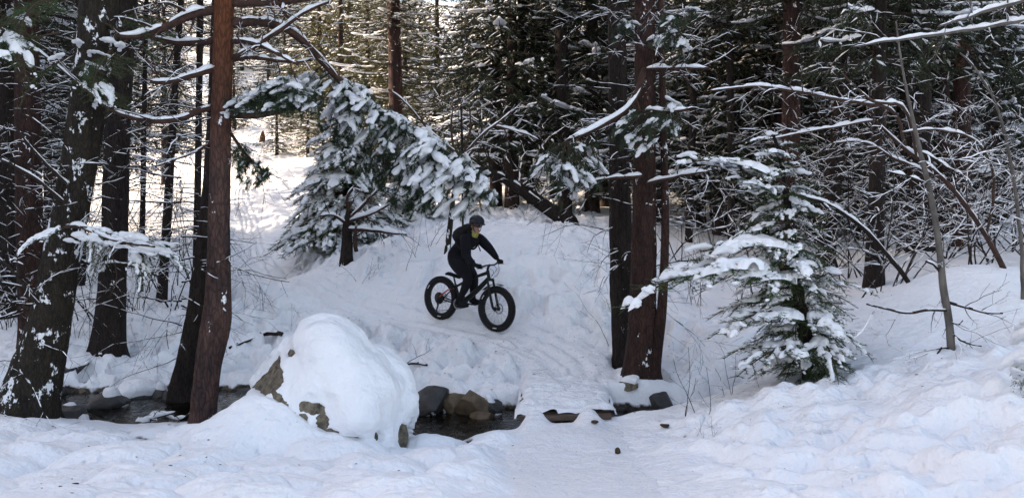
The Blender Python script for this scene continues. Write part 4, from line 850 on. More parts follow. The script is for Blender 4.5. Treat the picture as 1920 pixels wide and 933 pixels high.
for k in range(58):                          # inner green sprays that the snow has slid off
    f = .04 + .9 * (k / 58); a = k * 2.4 + 1.1; p = YQ[int(f * (len(YQ) - 1)), :3]
    add_bough(yf, p, (math.cos(a), math.sin(a), random.uniform(-.45, .1)), (.28 + .66 * (1 - f)**.8) * random.uniform(.6, 1.1), random.uniform(-.4, .4), snow=False)
for (f, a, dz, L) in random.sample([b_ for b_ in bl if b_[3] > .45], 14):
    p = YQ[int(f * (len(YQ) - 1)), :3]; dv = nrm([math.cos(a), math.sin(a), dz]); t = random.uniform(.45, .85) * L; clump(yf, p + dv * t + [0, 0, .10 * L * math.sin(t / L * 2.2) - .3 * L * (t / L)**2 + .02], random.uniform(.045, .085), a, .2)
# wide young spruce behind the arching bough
random.seed(22); bl = []
for k in range(120):
    f = .10 + .88 * (k / 120); a = k * 2.4 + random.uniform(-.3, .3); bl.append((f, a, random.uniform(-.4, -.02), (.5 + 2.0 * (1 - f)**.75) * random.uniform(.65, 1.05)))
bs, _ = young_fir('broad young spruce loaded with snow behind the arching pine bough', [(655,425,24),(652,360,20),(648,280,14),(640,190,5)], 21, bl)
random.seed(23); bl = []
for k in range(70):
    f = .06 + .9 * (k / 70); a = k * 2.4; bl.append((f, a, random.uniform(-.35, .0), (.4 + 1.5 * (1 - f)**.8) * random.uniform(.65, 1.05)))
young_fir('smaller yellowish young spruce at the edge of the sunny clearing', [(600,405,12),(600,350,10),(604,290,6),(606,262,3)], 26, [b_[:3] + (b_[3] * .8,) for b_ in bl], sun_tint=True)  # yellow needle colour stands in for sunlight on this spruce
young_fir('snowy young spruce right of the broad one, half hidden by the laden bough', [(770,420,16),(772,360,13),(775,300,8),(778,240,3)], 23.5, bl)
# snow-laden fir bough at the right edge
eb = thing('small_fir', 'snow-buried fir bough at the right edge of the picture', 'fir', tuple(at(1930, 760, 6.6)))
mb = MB(); Pp = resample([np.r_[at(1960, 780, 6.6), .03], np.r_[at(1950, 690, 6.6), .022], np.r_[at(1935, 600, 6.5), .01]], .05); mb.tube(Pp[:, :3], Pp[:, 3], 8); mb.build('trunk', M['bark_dark'], eb)
for (x, y, dx, dz, L) in [(1935,680,-.8,-.7,.28),(1940,700,-.7,-.8,.25),(1930,650,-.6,-.8,.3),(1930,630,.3,-.6,.4),(1925,690,-.2,-.9,.25),(1945,640,.9,-.3,.4)]: add_bough(eb, at(x, y, 6.5), (dx, -.25, dz), L)
for (x, y, s) in [(1915,625,.13),(1912,665,.15),(1905,700,.11),(1925,600,.1),(1930,680,.16),(1918,780,.09)]: clump(eb, at(x, y, 6.45), s, random.uniform(0, 3), .5)
# grey sapling on the right bank
sg, SQ = traced_tree('sapling', 'pale grey bare sapling rising from the right snow bank', [(1784,682,16),(1783,640,14),(1778,590,14),(1768,540,14),(1765,500,12),(1757,430,11),(1742,350,10),(1724,280,9),(1704,190,6),(1690,120,4),(1680,40,3)], 8.5, M['bark_grey'], -5, amp=.05, sides=14, flare=.15)
for k, (pts, th) in enumerate([([(1778,582,8.5,6),(1740,580,8.4,5),(1700,590,8.3,5),(1660,578,8.2,4),(1625,568,8.2,3)], .008),([(1779,566,8.5,6),(1810,576,8.4,5),(1845,586,8.3,4),(1880,586,8.3,3)], .006),([(1779,655,8.5,5),(1768,648,8.4,4),(1757,665,8.4,3)], .006),([(1780,620,8.5,4),(1800,640,8.4,3),(1840,648,8.4,2)], .004),([(1780,600,8.5,4),(1795,612,8.4,3),(1805,600,8.4,2)], .004),([(1768,520,8.5,6),(1752,495,8.5,5),(1735,490,8.5,4)], .03),([(1740,345,8.5,5),(1700,330,8.4,4),(1660,320,8.4,2)], .03),([(1725,285,8.5,5),(1760,300,8.4,4),(1800,330,8.4,2)], .03)]):
    limb(sg, pts, mt='twig', thick=th, seed=110 + k, kids=4, gate=.1)
# ---------------------------------------------------------------- trunks and thicket of the wood on the right
MID = [([(1478,505,36),(1483,300,34),(1484,0,31)], 16, 'bark_brown', 'straight thick trunk rising directly behind the young fir', 2),
 ([(1545,500,36),(1556,400,32),(1573,250,29),(1597,0,26)], 17, 'bark_dark', 'dark trunk leaning right, second from the young fir', 2),
 ([(1637,548,38),(1643,400,29),(1646,280,27),(1650,0,24)], 14, 'bark_dark', 'dark trunk nearest the right snow mound', 2),
 ([(1726,495,48),(1724,300,43),(1722,0,38)], 17, 'bark_dark', 'widest dark trunk behind the grey sapling', 2),
 ([(1768,430,24),(1768,200,24),(1765,0,24)], 21, 'bark_brown', 'brown trunk just left of the tall pair by the right edge', 1),
 ([(1802,505,33),(1803,250,30),(1805,0,28)], 18, 'bark_brown', 'reddish trunk above the right snow mound', 2),
 ([(1688,500,15),(1690,280,13),(1700,0,11)], 19, 'bark_dark', 'thin stem left of the widest dark trunk', 1),
 ([(1372,485,14),(1370,200,13),(1368,0,12)], 20, 'bark_dark', 'thin dark stem left of the young fir top', 2),
 ([(1430,450,22),(1432,200,20),(1432,0,18)], 24, 'bark_dark', 'dark trunk far behind the fir tip', 1),
 ([(1060,402,26),(1056,200,25),(1050,0,23)], 25, 'bark_dark', 'shadowy trunk above the base of the leaning tree', 2),
 ([(1290,480,15),(1300,200,13),(1305,0,11)], 21, 'bark_dark', 'thin dark stem right of the slim leaning stem', 2),
 ([(995,400,14),(990,200,14),(975,0,12)], 27, 'bark_dark', 'thin trunk in the wood left of the shadowy trunk', 1),
 ([(1340,470,18),(1338,200,17),(1335,0,15)], 26, 'bark_brown', 'brownish trunk in the gap left of the fir', 1),
 ([(1880,430,20),(1876,200,19),(1870,0,18)], 23, 'bark_dark', 'rearmost trunk near the right edge', 1),
 ([(1590,440,18),(1592,200,17),(1594,0,16)], 25, 'bark_dark', 'narrow trunk deep in the wood behind the snowy shrub', 1),
 ([(745,400,26),(742,200,26),(738,0,24)], 30, 'bark_brown', 'sunlit brown trunk behind the arching bough', 1)]
random.seed(31)
for tr, d, m_, lb, nd in MID:
    traced_tree('pine_tree', lb, tr, d, M[m_], 13 + random.random() * 4, group='trunks of the dark wood', deads=1, sides=16, amp=.07, crown_k=random.randrange(4), crown_z=1.7 + d * random.uniform(.20, .30), crown_s=random.uniform(.7, 1.0))
# shrubs
def shrub(seed, n=6, H=2.0, lvl=2, thick=.022, r=.012, spread=.55, gate=.0, kids=5):
    rg = np.random.default_rng(seed); mb = MB(); sb = MB()
    for _ in range(n):
        a = rg.uniform(0, 6.28); grow(mb, sb, (rg.normal() * .12, rg.normal() * .12, -.1), (math.cos(a) * spread, math.sin(a) * spread, 1), H * rg.uniform(.6, 1.1), r * rg.uniform(.7, 1.2), lvl, rg, .14, -.0, kids, thick, gate, 0, 1.0)
    return mb.mesh('stems', M['twig']), (sb.mesh('snow', M['snow_clump']) if sb.V else None)
SHRUBS = [shrub(900, 6, 2.6, thick=.014, gate=.24), shrub(901, 5, 3.0, thick=.017, spread=.8, gate=.2), shrub(902, 7, 2.2, thick=.012, spread=.7, gate=.24), shrub(903, 5, 2.8, thick=.008, spread=.5, gate=.28)]
SMALL = [shrub(910, 4, .7, 1, .006, .005, .5, .25, 4), shrub(911, 5, .55, 1, .008, .004, .7, .2, 4), shrub(912, 3, .9, 2, .006, .005, .4, .25, 3)]
STEMS = [shrub(915, 7, 1.3, 1, .008, .007, .16, .25, 2), shrub(916, 9, 1.6, 1, .008, .006, .22, .25, 2)]
def place_shrub(kit, k, x, y, label, scale=1, yaw=None, group=None, name='shrub', cat='shrub'):
    root = thing(name, label, cat, (x, y, gz(x, y)), group); root.rotation_euler = (0, 0, random.uniform(0, 6.28) if yaw is None else yaw); root.scale = (scale,) * 3
    me, sn = kit[k]; put(bpy.data.objects.new('stems', me), root)
    if sn: put(bpy.data.objects.new('snow', sn), root)['kind'] = 'stuff'
    return root
REFS = [(-40,'picture left edge'),(52,'dark left trunk'),(150,'snow-flecked leaning trunk'),(225,'straight dark trunk'),(320,'slim twiggy stem'),(413,'red pine'),(490,'orange-brown stump'),(602,'yellowish young spruce'),(645,'broad young spruce'),(742,'sunlit brown trunk'),(845,'thin stem behind the rider'),(893,'cyclist'),(990,'thin trunk in the wood'),(1056,'shadowy trunk'),(1160,'darker footbridge trunk'),(1209,'reddish footbridge trunk'),(1245,'slim leaning stem'),(1302,'thin stem beside it'),(1370,'thin stem beside the fir'),(1440,'fir tip'),(1484,'thick trunk behind the fir'),(1570,'right-leaning dark trunk'),(1646,'trunk by the snow mound'),(1690,'thin right stem'),(1724,'widest dark trunk'),(1803,'reddish trunk over the mound'),(1876,'rearmost right trunk')]
USED = {}
def which(kind, px, d, tail=''):
    near = sorted(REFS, key=lambda r: abs(r[0] - px)); side = lambda r: 'right of' if px > r[0] else 'left of'
    for row in ((('in front',) if d < 15 else ('middle distance',) if d < 30 else ('far back',) if d < 50 else ('farthest',)) ):
        for r in near[:12]:
            l = f'{kind}, {row}, {side(r)} the {r[1]}'
            if l not in USED: USED[l] = 1; return l
    return l
def at_ground(px, d):
    p = at(px, 440, d); return p[0], p[1]
random.seed(41)
for k, (px, d, sc) in enumerate([(1600,15,1.1),(1690,13.6,1.0),(1770,15,1.2),(1850,13.8,1.1),(1890,15.5,1.3),(1655,15.5,1.3),(1500,14,1.1),(1420,14.5,1.1),(1760,16,1.5),(1840,17,1.5),(1580,16.5,1.3),(1700,18,1.6),(1640,11.3,.9),(1820,10.9,.9),(1960,13,1.3)]):
    x, y = at_ground(px, d); place_shrub(SHRUBS, k % 4, x, y, which('bare snow-lined thicket shrub', px, d), sc, group='bare shrubs of the right thicket')
for k, (px, d, sc) in enumerate([(1300,14.5,1.0),(1340,16,1.2),(1395,13.2,.9),(1270,17,1.2),(1440,17.5,1.3)]):
    x, y = at_ground(px, d); place_shrub(STEMS if k < 3 else SHRUBS, k % 2, x, y, which('clump of upright bare stems', px, d), sc, group='bare stems left of the fir')
for k, (px, d, sc) in enumerate([(20,14.5,1.1),(110,16,1.2),(170,15,1.0),(260,16,1.1),(330,15.8,1.0),(285,18.5,1.3),(60,18,1.4),(200,19,1.4),(350,20,1.2),(130,13.6,.9)]):
    x, y = at_ground(px, d); place_shrub(STEMS if k % 3 == 0 else SHRUBS, k % 2 if k % 3 == 0 else 3, x, y, which('bare undergrowth shrub', px, d), sc, group='undergrowth between the left trunks')
for (px, py, k, sc, lb) in [(690,512,1,1.2,'small leafless bush on the slope below the gnarled stub'),(795,490,0,1.5,'leafless twiggy bush behind the rear wheel'),(815,470,2,1.1,'taller leafless bush next to the thin stem behind the rider'),(1322,790,0,1.05,'bare branching twig plant on the near bank right of the bridge'),(1150,640,2,1.1,'fine bare shrub at the foot of the darker footbridge trunk'),(1310,830,1,.6,'little dry twig in the snow right of the footbridge'),
                            (245,600,2,1.3,'bare bush right of the straight dark trunk'),(430,410,0,2.2,'reddish leafless bush in the sunlit snow by the red pine'),(1000,400,1,2.0,'leafless bushes on the bank behind the rider’s head'.replace('’', "'")),(1110,395,0,2.0,'leafless bush right of the leaning tree base'),(960,395,2,2.0,'leafless bush left of the leaning tree crown'),(1340,720,1,1.2,'low snowy twigs beneath the fir'),(1380,735,0,.9,'brown dry twigs beside the black rocks under the fir')]:
    p = hit(px, py); place_shrub(SMALL, k, p[0], p[1], lb, sc)
# long bare limbs reaching in from the right, and fallen snowy poles
def bare_tree(label, pxs, seed, name='bare_limb', mt='bark_grey', thick=.03, kids=8, cat='branch'):
    p = at(*pxs[0][:3]); root = thing(name, label, cat, tuple(p)); limb(root, pxs, 'limb', mt, thick, -.15, True, seed, kids); return root
bare_tree('fallen pole under snow slanting down behind the fir', [(1440,352,10.6,5),(1500,366,10.6,7),(1560,385,10.6,8),(1610,420,10.6,8),(1660,470,10.7,9),(1715,545,10.8,9)], 135, 'fallen_pole', 'bark_dark', kids=5, thick=.04)
ob, _ = traced_tree('bare_tree', 'bare tree past the right edge, two long snow-lined limbs crossing the corner', [(2030,640,20),(2025,400,18),(2015,200,17),(2005,0,15),(2000,-100,12)], 8.3, M['bark_grey'], 7, amp=.05, sides=14)
limb(ob, [(2003,-30,8.3,9),(1920,2,8,8),(1850,18,7.9,7),(1800,38,7.8,6),(1760,50,7.8,4)], 'limb', 'bark_grey', .03, -.15, True, 131, 8)
limb(ob, [(2007,30,8.3,9),(1920,36,8.2,8),(1850,52,8,7),(1760,64,7.9,6),(1680,74,7.8,5),(1600,88,7.8,3)], 'limb', 'bark_grey', .03, -.15, True, 132, 8)
lb_, _ = traced_tree('bare_tree', 'thick bare stem under snow leaning left over the right thicket', [(1905,560,11),(1890,520,10),(1850,440,10),(1790,355,9),(1740,310,8),(1690,275,7),(1640,225,5)], 10.4, M['bark_limb'], -5, amp=.05, sides=12, flare=.1)
mb = MB(); mb.snow(_[6:, :3], _[6:, 3], .05, -.15, 77); mb.build('snow', M['snow_clump'], lb_)['kind'] = 'stuff'
for sd_i, pts, kd in [(133, [(1700,285,10.4,6),(1680,200,10.3,7),(1600,192,10.1,7),(1500,172,10,6),(1420,160,10,5),(1330,170,10,3)], 14), (134, [(1720,296,10.4,5),(1700,192,9.9,6),(1640,195,9.6,6),(1610,170,9.6,5),(1580,140,9.6,3)], 12), (139, [(1790,355,10.4,5),(1760,330,10.6,6),(1680,300,10.7,6),(1620,262,10.8,5),(1560,270,10.8,3)], 14), (138, [(1850,438,10.4,5),(1870,340,10.2,5),(1840,262,9.9,5),(1760,240,9.8,4),(1690,248,9.7,3)], 10), (140, [(1640,225,10.4,5),(1580,235,10.3,4),(1500,250,10.2,3),(1440,262,10.2,2)], 10)]:
    limb(lb_, pts, 'limb', 'twig_brown', .032, -.1, True, sd_i, kd)
bare_tree('curved bare branch arching over the right thicket', [(1918,560,9.5,7),(1914,430,9.5,7),(1900,330,9.4,6),(1880,220,9.3,5),(1840,140,9.2,4),(1800,100,9.1,3)], 137, mt='bark_grey', kids=8)
# limbs lying about
for lb, pts, sd in [('dark root breaking through the snow behind the boulder', [(430,652,13.2,5),(470,635,13.1,8),(500,622,13,10),(528,626,12.9,9)], 141), ('short dark stick in the snow above the pool', [(752,684,12,4),(775,678,12,6),(800,684,12,4)], 142), ('snowy stick lying in the stream by the left bank', [(235,800,9.9,4),(280,786,9.9,5),(330,772,10,4)], 143),('thin stick crossing the stream stones', [(300,770,10.2,3),(335,792,10,4),(360,770,10,3)], 144)]:
    if sd < 143: pts = [(x, y, float(hit(x, y, lambda a, b_: ground(a, b_, False))[1]) - .02, w) for x, y, d, w in pts]
    bare_tree(lb, pts, sd, 'fallen_branch', 'twig', .03 if sd > 142 else .012, 2)
# clods of leaf litter
for (x, y, w, h, d, lb, sd) in [(1158,845,13,13,6.8,'brown clod of frozen leaves on the near snow by the trail',151),(1246,797,18,9,7.9,'brown leaf clod on the near bank right of the footbridge',152),(1116,790,14,6,8.3,'brown scuffed patch of frozen litter at the bridge foot',154)]:
    p = hit(x, y + h * .35, lambda a, b_: ground(a, b_, False)); dd = p[1]; rock(x, y, w, h, dd, M['litter'], lb, sd, name='leaf_clod')
# ---------------------------------------------------------------- the wood behind
def wood_tree(px, d, k, H, sc, label, group, sun_tint=False, z0=.12, name='spruce_tree'):
    x, y = at_ground(px, d); z = gz(x, y); root = thing(name, label, 'spruce', (x, y, z - .1), group); root.rotation_euler = (0, 0, random.uniform(0, 6.28))
    o = put(bpy.data.objects.new('trunk', WTRUNK), root); o.scale = (sc, sc, H / 10)
    add_crown(root, k, (0, 0, H * z0), (sc, sc, H * (1 - z0) / 10), sun_tint=sun_tint)
    return root
mb = MB(); stem(mb, [np.array([0, 0, z, .17 * (1 - z / 10.6)]) for z in np.linspace(-.3, 10.3, 8)], 12, .08, .2, 5, .3); WTRUNK = mb.mesh('trunk', M['bark_far'])
random.seed(51)
DARK = [(930,27),(985,33),(1040,29),(1085,36),(1135,28),(1190,32),(1235,25),(1285,30),(1330,38),(1385,28),(1425,34),(1470,26),(1515,32),(1560,27),(1605,36),(1655,28),(1700,34),(1745,27),(1790,32),(1835,27),(1885,34),(1930,28),(1990,30),(2060,26),(880,36),(1010,44),(1100,46),(1200,44),(1300,48),(1400,45),(1500,47),(1600,46),(1700,48),(1800,45),(1900,47),(2000,44),(1350,23),(1260,38),(1400,22.5),(1530,22),(1620,21.5),(1690,23),(1780,22.5),(1860,21.5),(960,26),(1110,26),(1310,24.5),(1460,21.5),(900,30)]
for px_, d_ in DARK:
    wood_tree(px_, d_, random.randrange(4), random.uniform(11, 16), random.uniform(1.0, 1.45), which('dusky spruce', px_, d_), 'spruces of the dark wood', z0=random.uniform(.05, .16))
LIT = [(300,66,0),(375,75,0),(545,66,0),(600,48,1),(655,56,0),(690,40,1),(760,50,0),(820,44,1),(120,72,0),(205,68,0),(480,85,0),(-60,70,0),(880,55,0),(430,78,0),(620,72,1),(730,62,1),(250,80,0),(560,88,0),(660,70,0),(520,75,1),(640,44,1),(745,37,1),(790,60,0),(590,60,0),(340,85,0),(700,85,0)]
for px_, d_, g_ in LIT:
    wood_tree(px_, d_, random.randrange(2) if g_ else random.randrange(4), random.uniform(10, 15), random.uniform(1.2, 1.7), which('sunlit yellow-green conifer', px_, d_) if g_ else which('pale spruce on the bright slope', px_, d_), 'sun-tinted conifers of the far slope' if g_ else 'spruces of the bright far slope', sun_tint=bool(g_), z0=.08)
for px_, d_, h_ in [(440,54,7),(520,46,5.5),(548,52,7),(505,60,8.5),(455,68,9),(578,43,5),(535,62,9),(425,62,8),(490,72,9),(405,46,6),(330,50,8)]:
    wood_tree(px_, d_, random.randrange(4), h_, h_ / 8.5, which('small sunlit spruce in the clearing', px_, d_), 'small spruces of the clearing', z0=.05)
for px_, d_ in [(-10,26),(60,30),(130,27),(205,25),(20,36),(-60,29),(95,24),(235,37),(310,41),(160,33)]:
    wood_tree(px_, d_, random.randrange(4), random.uniform(13, 16), random.uniform(1.0, 1.3), which('dark spruce of the left wood', px_, d_), 'spruces of the left wood', z0=.22)
# the wood goes on unseen to the left; spruces added to shade the trail
for x, y in [(-19,10),(-24,14),(-25,24),(-30,18),(-28,9),(-33,26),(-36,14),(-38,30),(-40,22),(-42,34),(-44,8),(-26,1),(-47,27),(-46,16),(-31,30),(-52,32)]:
    root = thing('spruce_tree', 'tall dark spruce added out of view on the left to shade the trail', 'spruce', (x, y, gz(x, y) - .1), 'spruces shading the trail'); root.rotation_euler = (0, 0, random.uniform(0, 6)); sc = random.uniform(1.3, 1.7); H = random.uniform(17, 22)
    o = put(bpy.data.objects.new('trunk', WTRUNK), root); o.scale = (sc, sc, H / 10); add_crown(root, random.randrange(4), (0, 0, H * .12), (sc, sc, H * .88 / 10))
for x, y in [(-7,-13),(3,-15),(12,-13),(18,4),(19,11),(-17,-10),(26,15),(23,22)]:  # unseen wood around the viewpoint, spruces added to cut frontal light
    root = thing('spruce_tree', 'unseen tall dark spruce added behind and beside the viewpoint to cut frontal light', 'spruce', (x, y, gz(x, y) - .1), 'unseen spruces around the viewpoint'); root.rotation_euler = (0, 0, random.uniform(0, 6)); sc = random.uniform(1.1, 1.4); H = random.uniform(14, 18)
    o = put(bpy.data.objects.new('trunk', WTRUNK), root); o.scale = (sc, sc, H / 10); add_crown(root, random.randrange(4), (0, 0, H * .16), (sc, sc, H * .84 / 10))
# broken stump in the clearing
p = hit(492, 268); root = thing('tree_stump', 'orange-brown broken stump in the sunny clearing', 'stump', tuple(p)); mb = MB()
stem(mb, [np.r_[p + [0, 0, -.2], .2], np.r_[p + [0, 0, .25], .17], np.r_[p + [.02, 0, .55], .13], np.r_[p + [.05, 0, .75], .04]], 14, .15, .08, 8, .3); mb.build('wood', M['bark_red'], root)
# ---------------------------------------------------------------- fat bike and rider
M['rubber'] = mat('tyre_rubber', (.012, .012, .013), .85, .3, bump=[('noise', 60, .5, .004)])
M['black_metal'] = mat('black_metal', (.009, .009, .011), .5, .3)
M['steel'] = mat('steel', (.35, .35, .36), .35, .5, metal=1)
M['orange'] = mat('orange_paint', (.42, .06, .02), .45, .4)
M['white_print'] = mat('white_print', (.7, .7, .7), .6, .3)
M['cloth'] = mat('black_cloth', (.0095, .0095, .013), .9, .15, bump=[('noise', 16, .5, .03), ('noise', 90, .3, .004)])
M['tights'] = mat('black_tights', (.008, .008, .011), .8, .2, bump=[('noise', 14, .35, .02)])
M['glove'] = mat('black_glove', (.010, .010, .012), .9, .2, bump=[('noise', 90, .5, .004)])
M['skin'] = mat('skin', (.42, .24, .18), .55, .35, sss=0)
M['lips'] = mat('lips', (.30, .10, .09), .5, .35)
M['yellow'] = mat('yellow_scarf', (.48, .42, .06), .9, .2, noise=(30, 3, .4, .6), col2=(.20, .20, .12), bump=[('noise', 40, .6, .01)])
M['helmet'] = mat('helmet_shell', (.010, .012, .018), .5, .35)
M['lens'] = mat('dark_red_lens', (.02, .004, .004), .08, .7)
M['pack'] = mat('pack_fabric', (.022, .021, .021), .9, .2, noise=(20, 4, .4, .6), col2=(.013, .013, .014), bump=[('noise', 12, .6, .02), ('noise', 70, .4, .004)])
M['hair'] = mat('dark_hair', (.02, .013, .010), .6, .35, scale=(1, 1, .2), bump=[('noise', 60, .8, .01)])
fa = at(931, 575, 13.2); ra = at(827, 551, 13.95); RW = .378
fa[2] = gz(fa[0], fa[1]) + RW - .012; ra[2] = gz(ra[0], ra[1]) + RW - .012
BX = nrm(fa - ra); BY = nrm(np.cross([0, 0, 1.0], BX)); BZ = np.cross(BX, BY); WB = float(np.linalg.norm(fa - ra))
MBIKE = Matrix(((BX[0], BY[0], BZ[0], ra[0]), (BX[1], BY[1], BZ[1], ra[1]), (BX[2], BY[2], BZ[2], ra[2]), (0, 0, 0, 1)))
def loc(px, py, yl):
    dr = at(px, py, 1) - np.array([0, 0, CAMZ]); C = np.array([0, 0, CAMZ]) - ra
    k = (yl - C @ BY) / (dr @ BY); P = C + k * dr; return np.array([P @ BX, yl, P @ BZ])
def bl_(mb, name, mt, parent, smooth=True):
    return put(bpy.data.objects.new(name, mb.mesh(name, mt, smooth)), parent)
bike = thing('fat_bike', 'black electric fat-tyre mountain bike ridden down the snowy trail', 'bicycle'); bike.matrix_world = MBIKE
def ring(mb, c, Rj, rn, seg=64, sides=12, prof=None):
    a = np.linspace(0, 2 * np.pi, seg, endpoint=False); t = np.linspace(0, 2 * np.pi, sides, endpoint=False); A, T_ = np.meshgrid(a, t, indexing='ij')
    ry = rn if prof is None else prof; rr = Rj + rn * np.cos(T_); V = np.stack([rr * np.cos(A), ry * np.sin(T_), rr * np.sin(A)], -1).reshape(-1, 3) + c
    i = np.arange(seg)[:, None]; j = np.arange(sides)[None]; Q = np.stack([i * sides + j, i * sides + (j + 1) % sides, ((i + 1) % seg) * sides + (j + 1) % sides, ((i + 1) % seg) * sides + j], -1).reshape(-1, 4); mb.add(V, None, Q)
def disc(mb, c, r, w, seg=28):
    mb.tube(np.array([[c[0], c[1] - w / 2, c[2]], [c[0], c[1] + w / 2, c[2]]]), r, seg)
def wheel(x, rear):
    o = put(bpy.data.objects.new('wheel', None), bike); o.location = (x, 0, 0); o.empty_display_size = .1
    mb = MB(); ring(mb, (0, 0, 0), .323, .050, 72, 14); bl_(mb, 'tyre', M['rubber'], o)
    mb = MB()
    for k in range(68):
        for row, (off, ww) in enumerate(((-.042, .014), (-.016, .018), (.014, .018), (.040, .014))):
            a = (k + .5 * (row % 2)) * 2 * math.pi / 68; rr = .323 + math.sqrt(.050**2 - off**2) + .003; ca, sa = math.cos(a), math.sin(a)
            mb.box((rr * ca, off, rr * sa), .012, ww, .016, ((ca, 0, -sa), (0, 1, 0), (sa, 0, ca)))
    k_ = bl_(mb, 'tread', M['rubber'], o, False); k_['kind'] = 'stuff'
    mb = MB(); ring(mb, (0, 0, 0), .272, .010, 64, 8, .038); bl_(mb, 'rim', M['black_metal'], o)
    mb = MB(); disc(mb, (0, 0, 0), .022, .13); disc(mb, (0, .05, 0), .036, .008); disc(mb, (0, -.05, 0), .036, .008); bl_(mb, 'hub', M['black_metal'], o)
    mb = MB()
    for k in range(32):
        a = k * math.pi / 16; s = 1 if k % 2 else -1; b_ = a + (.45 if (k // 2) % 2 else -.45)
        mb.tube(np.array([[.035 * math.cos(b_), s * .05, .035 * math.sin(b_)], [.266 * math.cos(a), s * .012, .266 * math.sin(a)]]), .0016, 4)
    k_ = bl_(mb, 'spokes', M['steel'], o); k_['kind'] = 'stuff'
    mb = MB(); ring(mb, (0, .064, 0), .080, .010, 40, 6, .0016)
    for k in range(5):
        a = k * 1.2566; mb.tube(np.array([[.02 * math.cos(a), .064, .02 * math.sin(a)], [.075 * math.cos(a + .3), .064, .075 * math.sin(a + .3)]]), .004, 4)
    bl_(mb, 'brake_rotor', M['steel'], o)
    mb = MB()
    for k in (0, 1):                         # small white marks printed on the side wall
        for t in np.linspace(-.09, .09, 5): a = 2.6 + k * 2.2 + t; mb.box((.313 * math.cos(a), -.0495, .313 * math.sin(a)), .014, .003, .020, ((math.cos(a), 0, -math.sin(a)), (0, 1, 0), (math.sin(a), 0, math.cos(a))))
    bl_(mb, 'sidewall_print', M['white_print'], o, False)['kind'] = 'stuff'
    return o
wheel(0, True); wheel(WB, False)
BBp = np.array([.455, 0, -.03]); HT = np.array([WB - .25, 0, .60]); HB = np.array([WB - .195, 0, .455])
gr_r = loc(898, 500, -.36); gr_l = loc(938, 491, .36); BAR = (gr_r + gr_l) / 2; BAR[1] = 0
SEAT = loc(851, 519, 0)
def tubes(name, mt, segs, parent=None, sides=12):
    mb = MB()
    for pts, r in segs:
        P = resample([np.r_[np.asarray(p, float), rr] for p, rr in zip(pts, (r if hasattr(r, '__len__') else [r] * len(pts)))], .02); mb.tube(P[:, :3], P[:, 3], sides)
    return bl_(mb, name, mt, parent or bike)
tubes('down_tube', M['black_metal'], [([HB + [-.02, 0, .02], HB * .5 + BBp * .5 + [0, 0, -.02], BBp + [.03, 0, .02]], [.036, .045, .045])])
ST = BBp + (SEAT - BBp) * .72
tubes('top_tube', M['black_metal'], [([HT + [.01, 0, -.03], HT * .5 + ST * .5 + [0, 0, -.01], ST + [0, 0, -.04]], [.03, .024, .02])])
tubes('seat_tube', M['black_metal'], [([BBp, ST], .020)])
tubes('seat_post', M['black_metal'], [([ST - [0, 0, .02], SEAT], .0145)])
tubes('head_tube', M['black_metal'], [([HB, HT], .028)])
for s in (-1, 1):
    tubes('seat_stay', M['orange'] if s < 0 else M['black_metal'], [([(0, s * .075, .0), (.18, s * .062, .17), ST + [-.01, s * .022, -.07]], .011)])
    tubes('chain_stay', M['black_metal'], [([(0, s * .078, 0), (.2, s * .07, -.02), BBp + [-.03, s * .05, 0]], .013)])
    fl = tubes('fork_leg', M['black_metal'], [([HB + [.02, s * .072, -.01], (WB - .03, s * .072, .02), (WB, s * .066, 0)], [.019, .023, .016])])
tubes('fork_crown', M['black_metal'], [([HB + [.012, -.085, -.005], HB + [.02, 0, .01], HB + [.012, .085, -.005]], .024)])
mb = MB(); a = np.linspace(.2, 1.25, 12); 
for k in range(11):
    for aa in (a[k],): mb.box((WB + .405 * math.cos(aa + 1.2), 0, .405 * math.sin(aa + 1.2)), .004, .09, .045, ((math.cos(aa + 1.2), 0, -math.sin(aa + 1.2)), (0, 1, 0), (math.sin(aa + 1.2), 0, math.cos(aa + 1.2))))
bl_(mb, 'mudguard', M['black_metal'], bike, False)
mb = MB(); disc(mb, BBp, .085, .13, 24); mb.tube(np.array([BBp + [.02, 0, -.02], BBp + [.11, 0, .10]]), np.array([.075, .06]), 14); bl_(mb, 'motor_housing', M['black_metal'], bike)
mb = MB(); ring(mb, BBp + [0, -.085, 0], .078, .012, 40, 6, .003); disc(mb, BBp + [0, -.085, 0], .03, .012); bl_(mb, 'chainring', M['steel'], bike)
mb = MB()
for k, r in enumerate((.105, .094, .083, .072, .061, .05, .04)): ring(mb, (0, -.052 - k * .0045, 0), r - .012, .012, 40, 4, .0012)
disc(mb, (0, -.066, 0), .035, .04); bl_(mb, 'cassette', M['black_metal'], bike)
tubes('derailleur', M['black_metal'], [([(0, -.09, -.02), (.01, -.10, -.09), (.035, -.095, -.12)], .014), ([(.03, -.095, -.11), (-.005, -.09, -.215)], .013)])
tubes('chain', M['black_metal'], [([(.0, -.075, .085), BBp + [0, -.085, .085]], .004), ([(-.005, -.085, -.225), BBp + [0, -.085, -.085]], .004)], sides=5)
ft_r = loc(872, 573, -.17); ft_l = loc(894, 566, .17)
for s, ft in ((-1, ft_r), (1, ft_l)):
    pd = np.array([ft[0] + .01, s * .15, ft[2] - .045]); v = pd - BBp; v[1] = 0; v = v / np.linalg.norm(v) * .17; pd = BBp + v + [0, s * .17, 0]
    cr = tubes('crank_arm', M['black_metal'], [([BBp + [0, s * .10, 0], BBp + v + [0, s * .115, 0]], [.016, .012])])
    mb = MB(); mb.box(pd, .10, .10, .018); bl_(mb, 'pedal', M['black_metal'], cr, False)
    if s < 0: ft_r = pd + [.0, 0, .05]
    else: ft_l = pd + [.0, 0, .05]
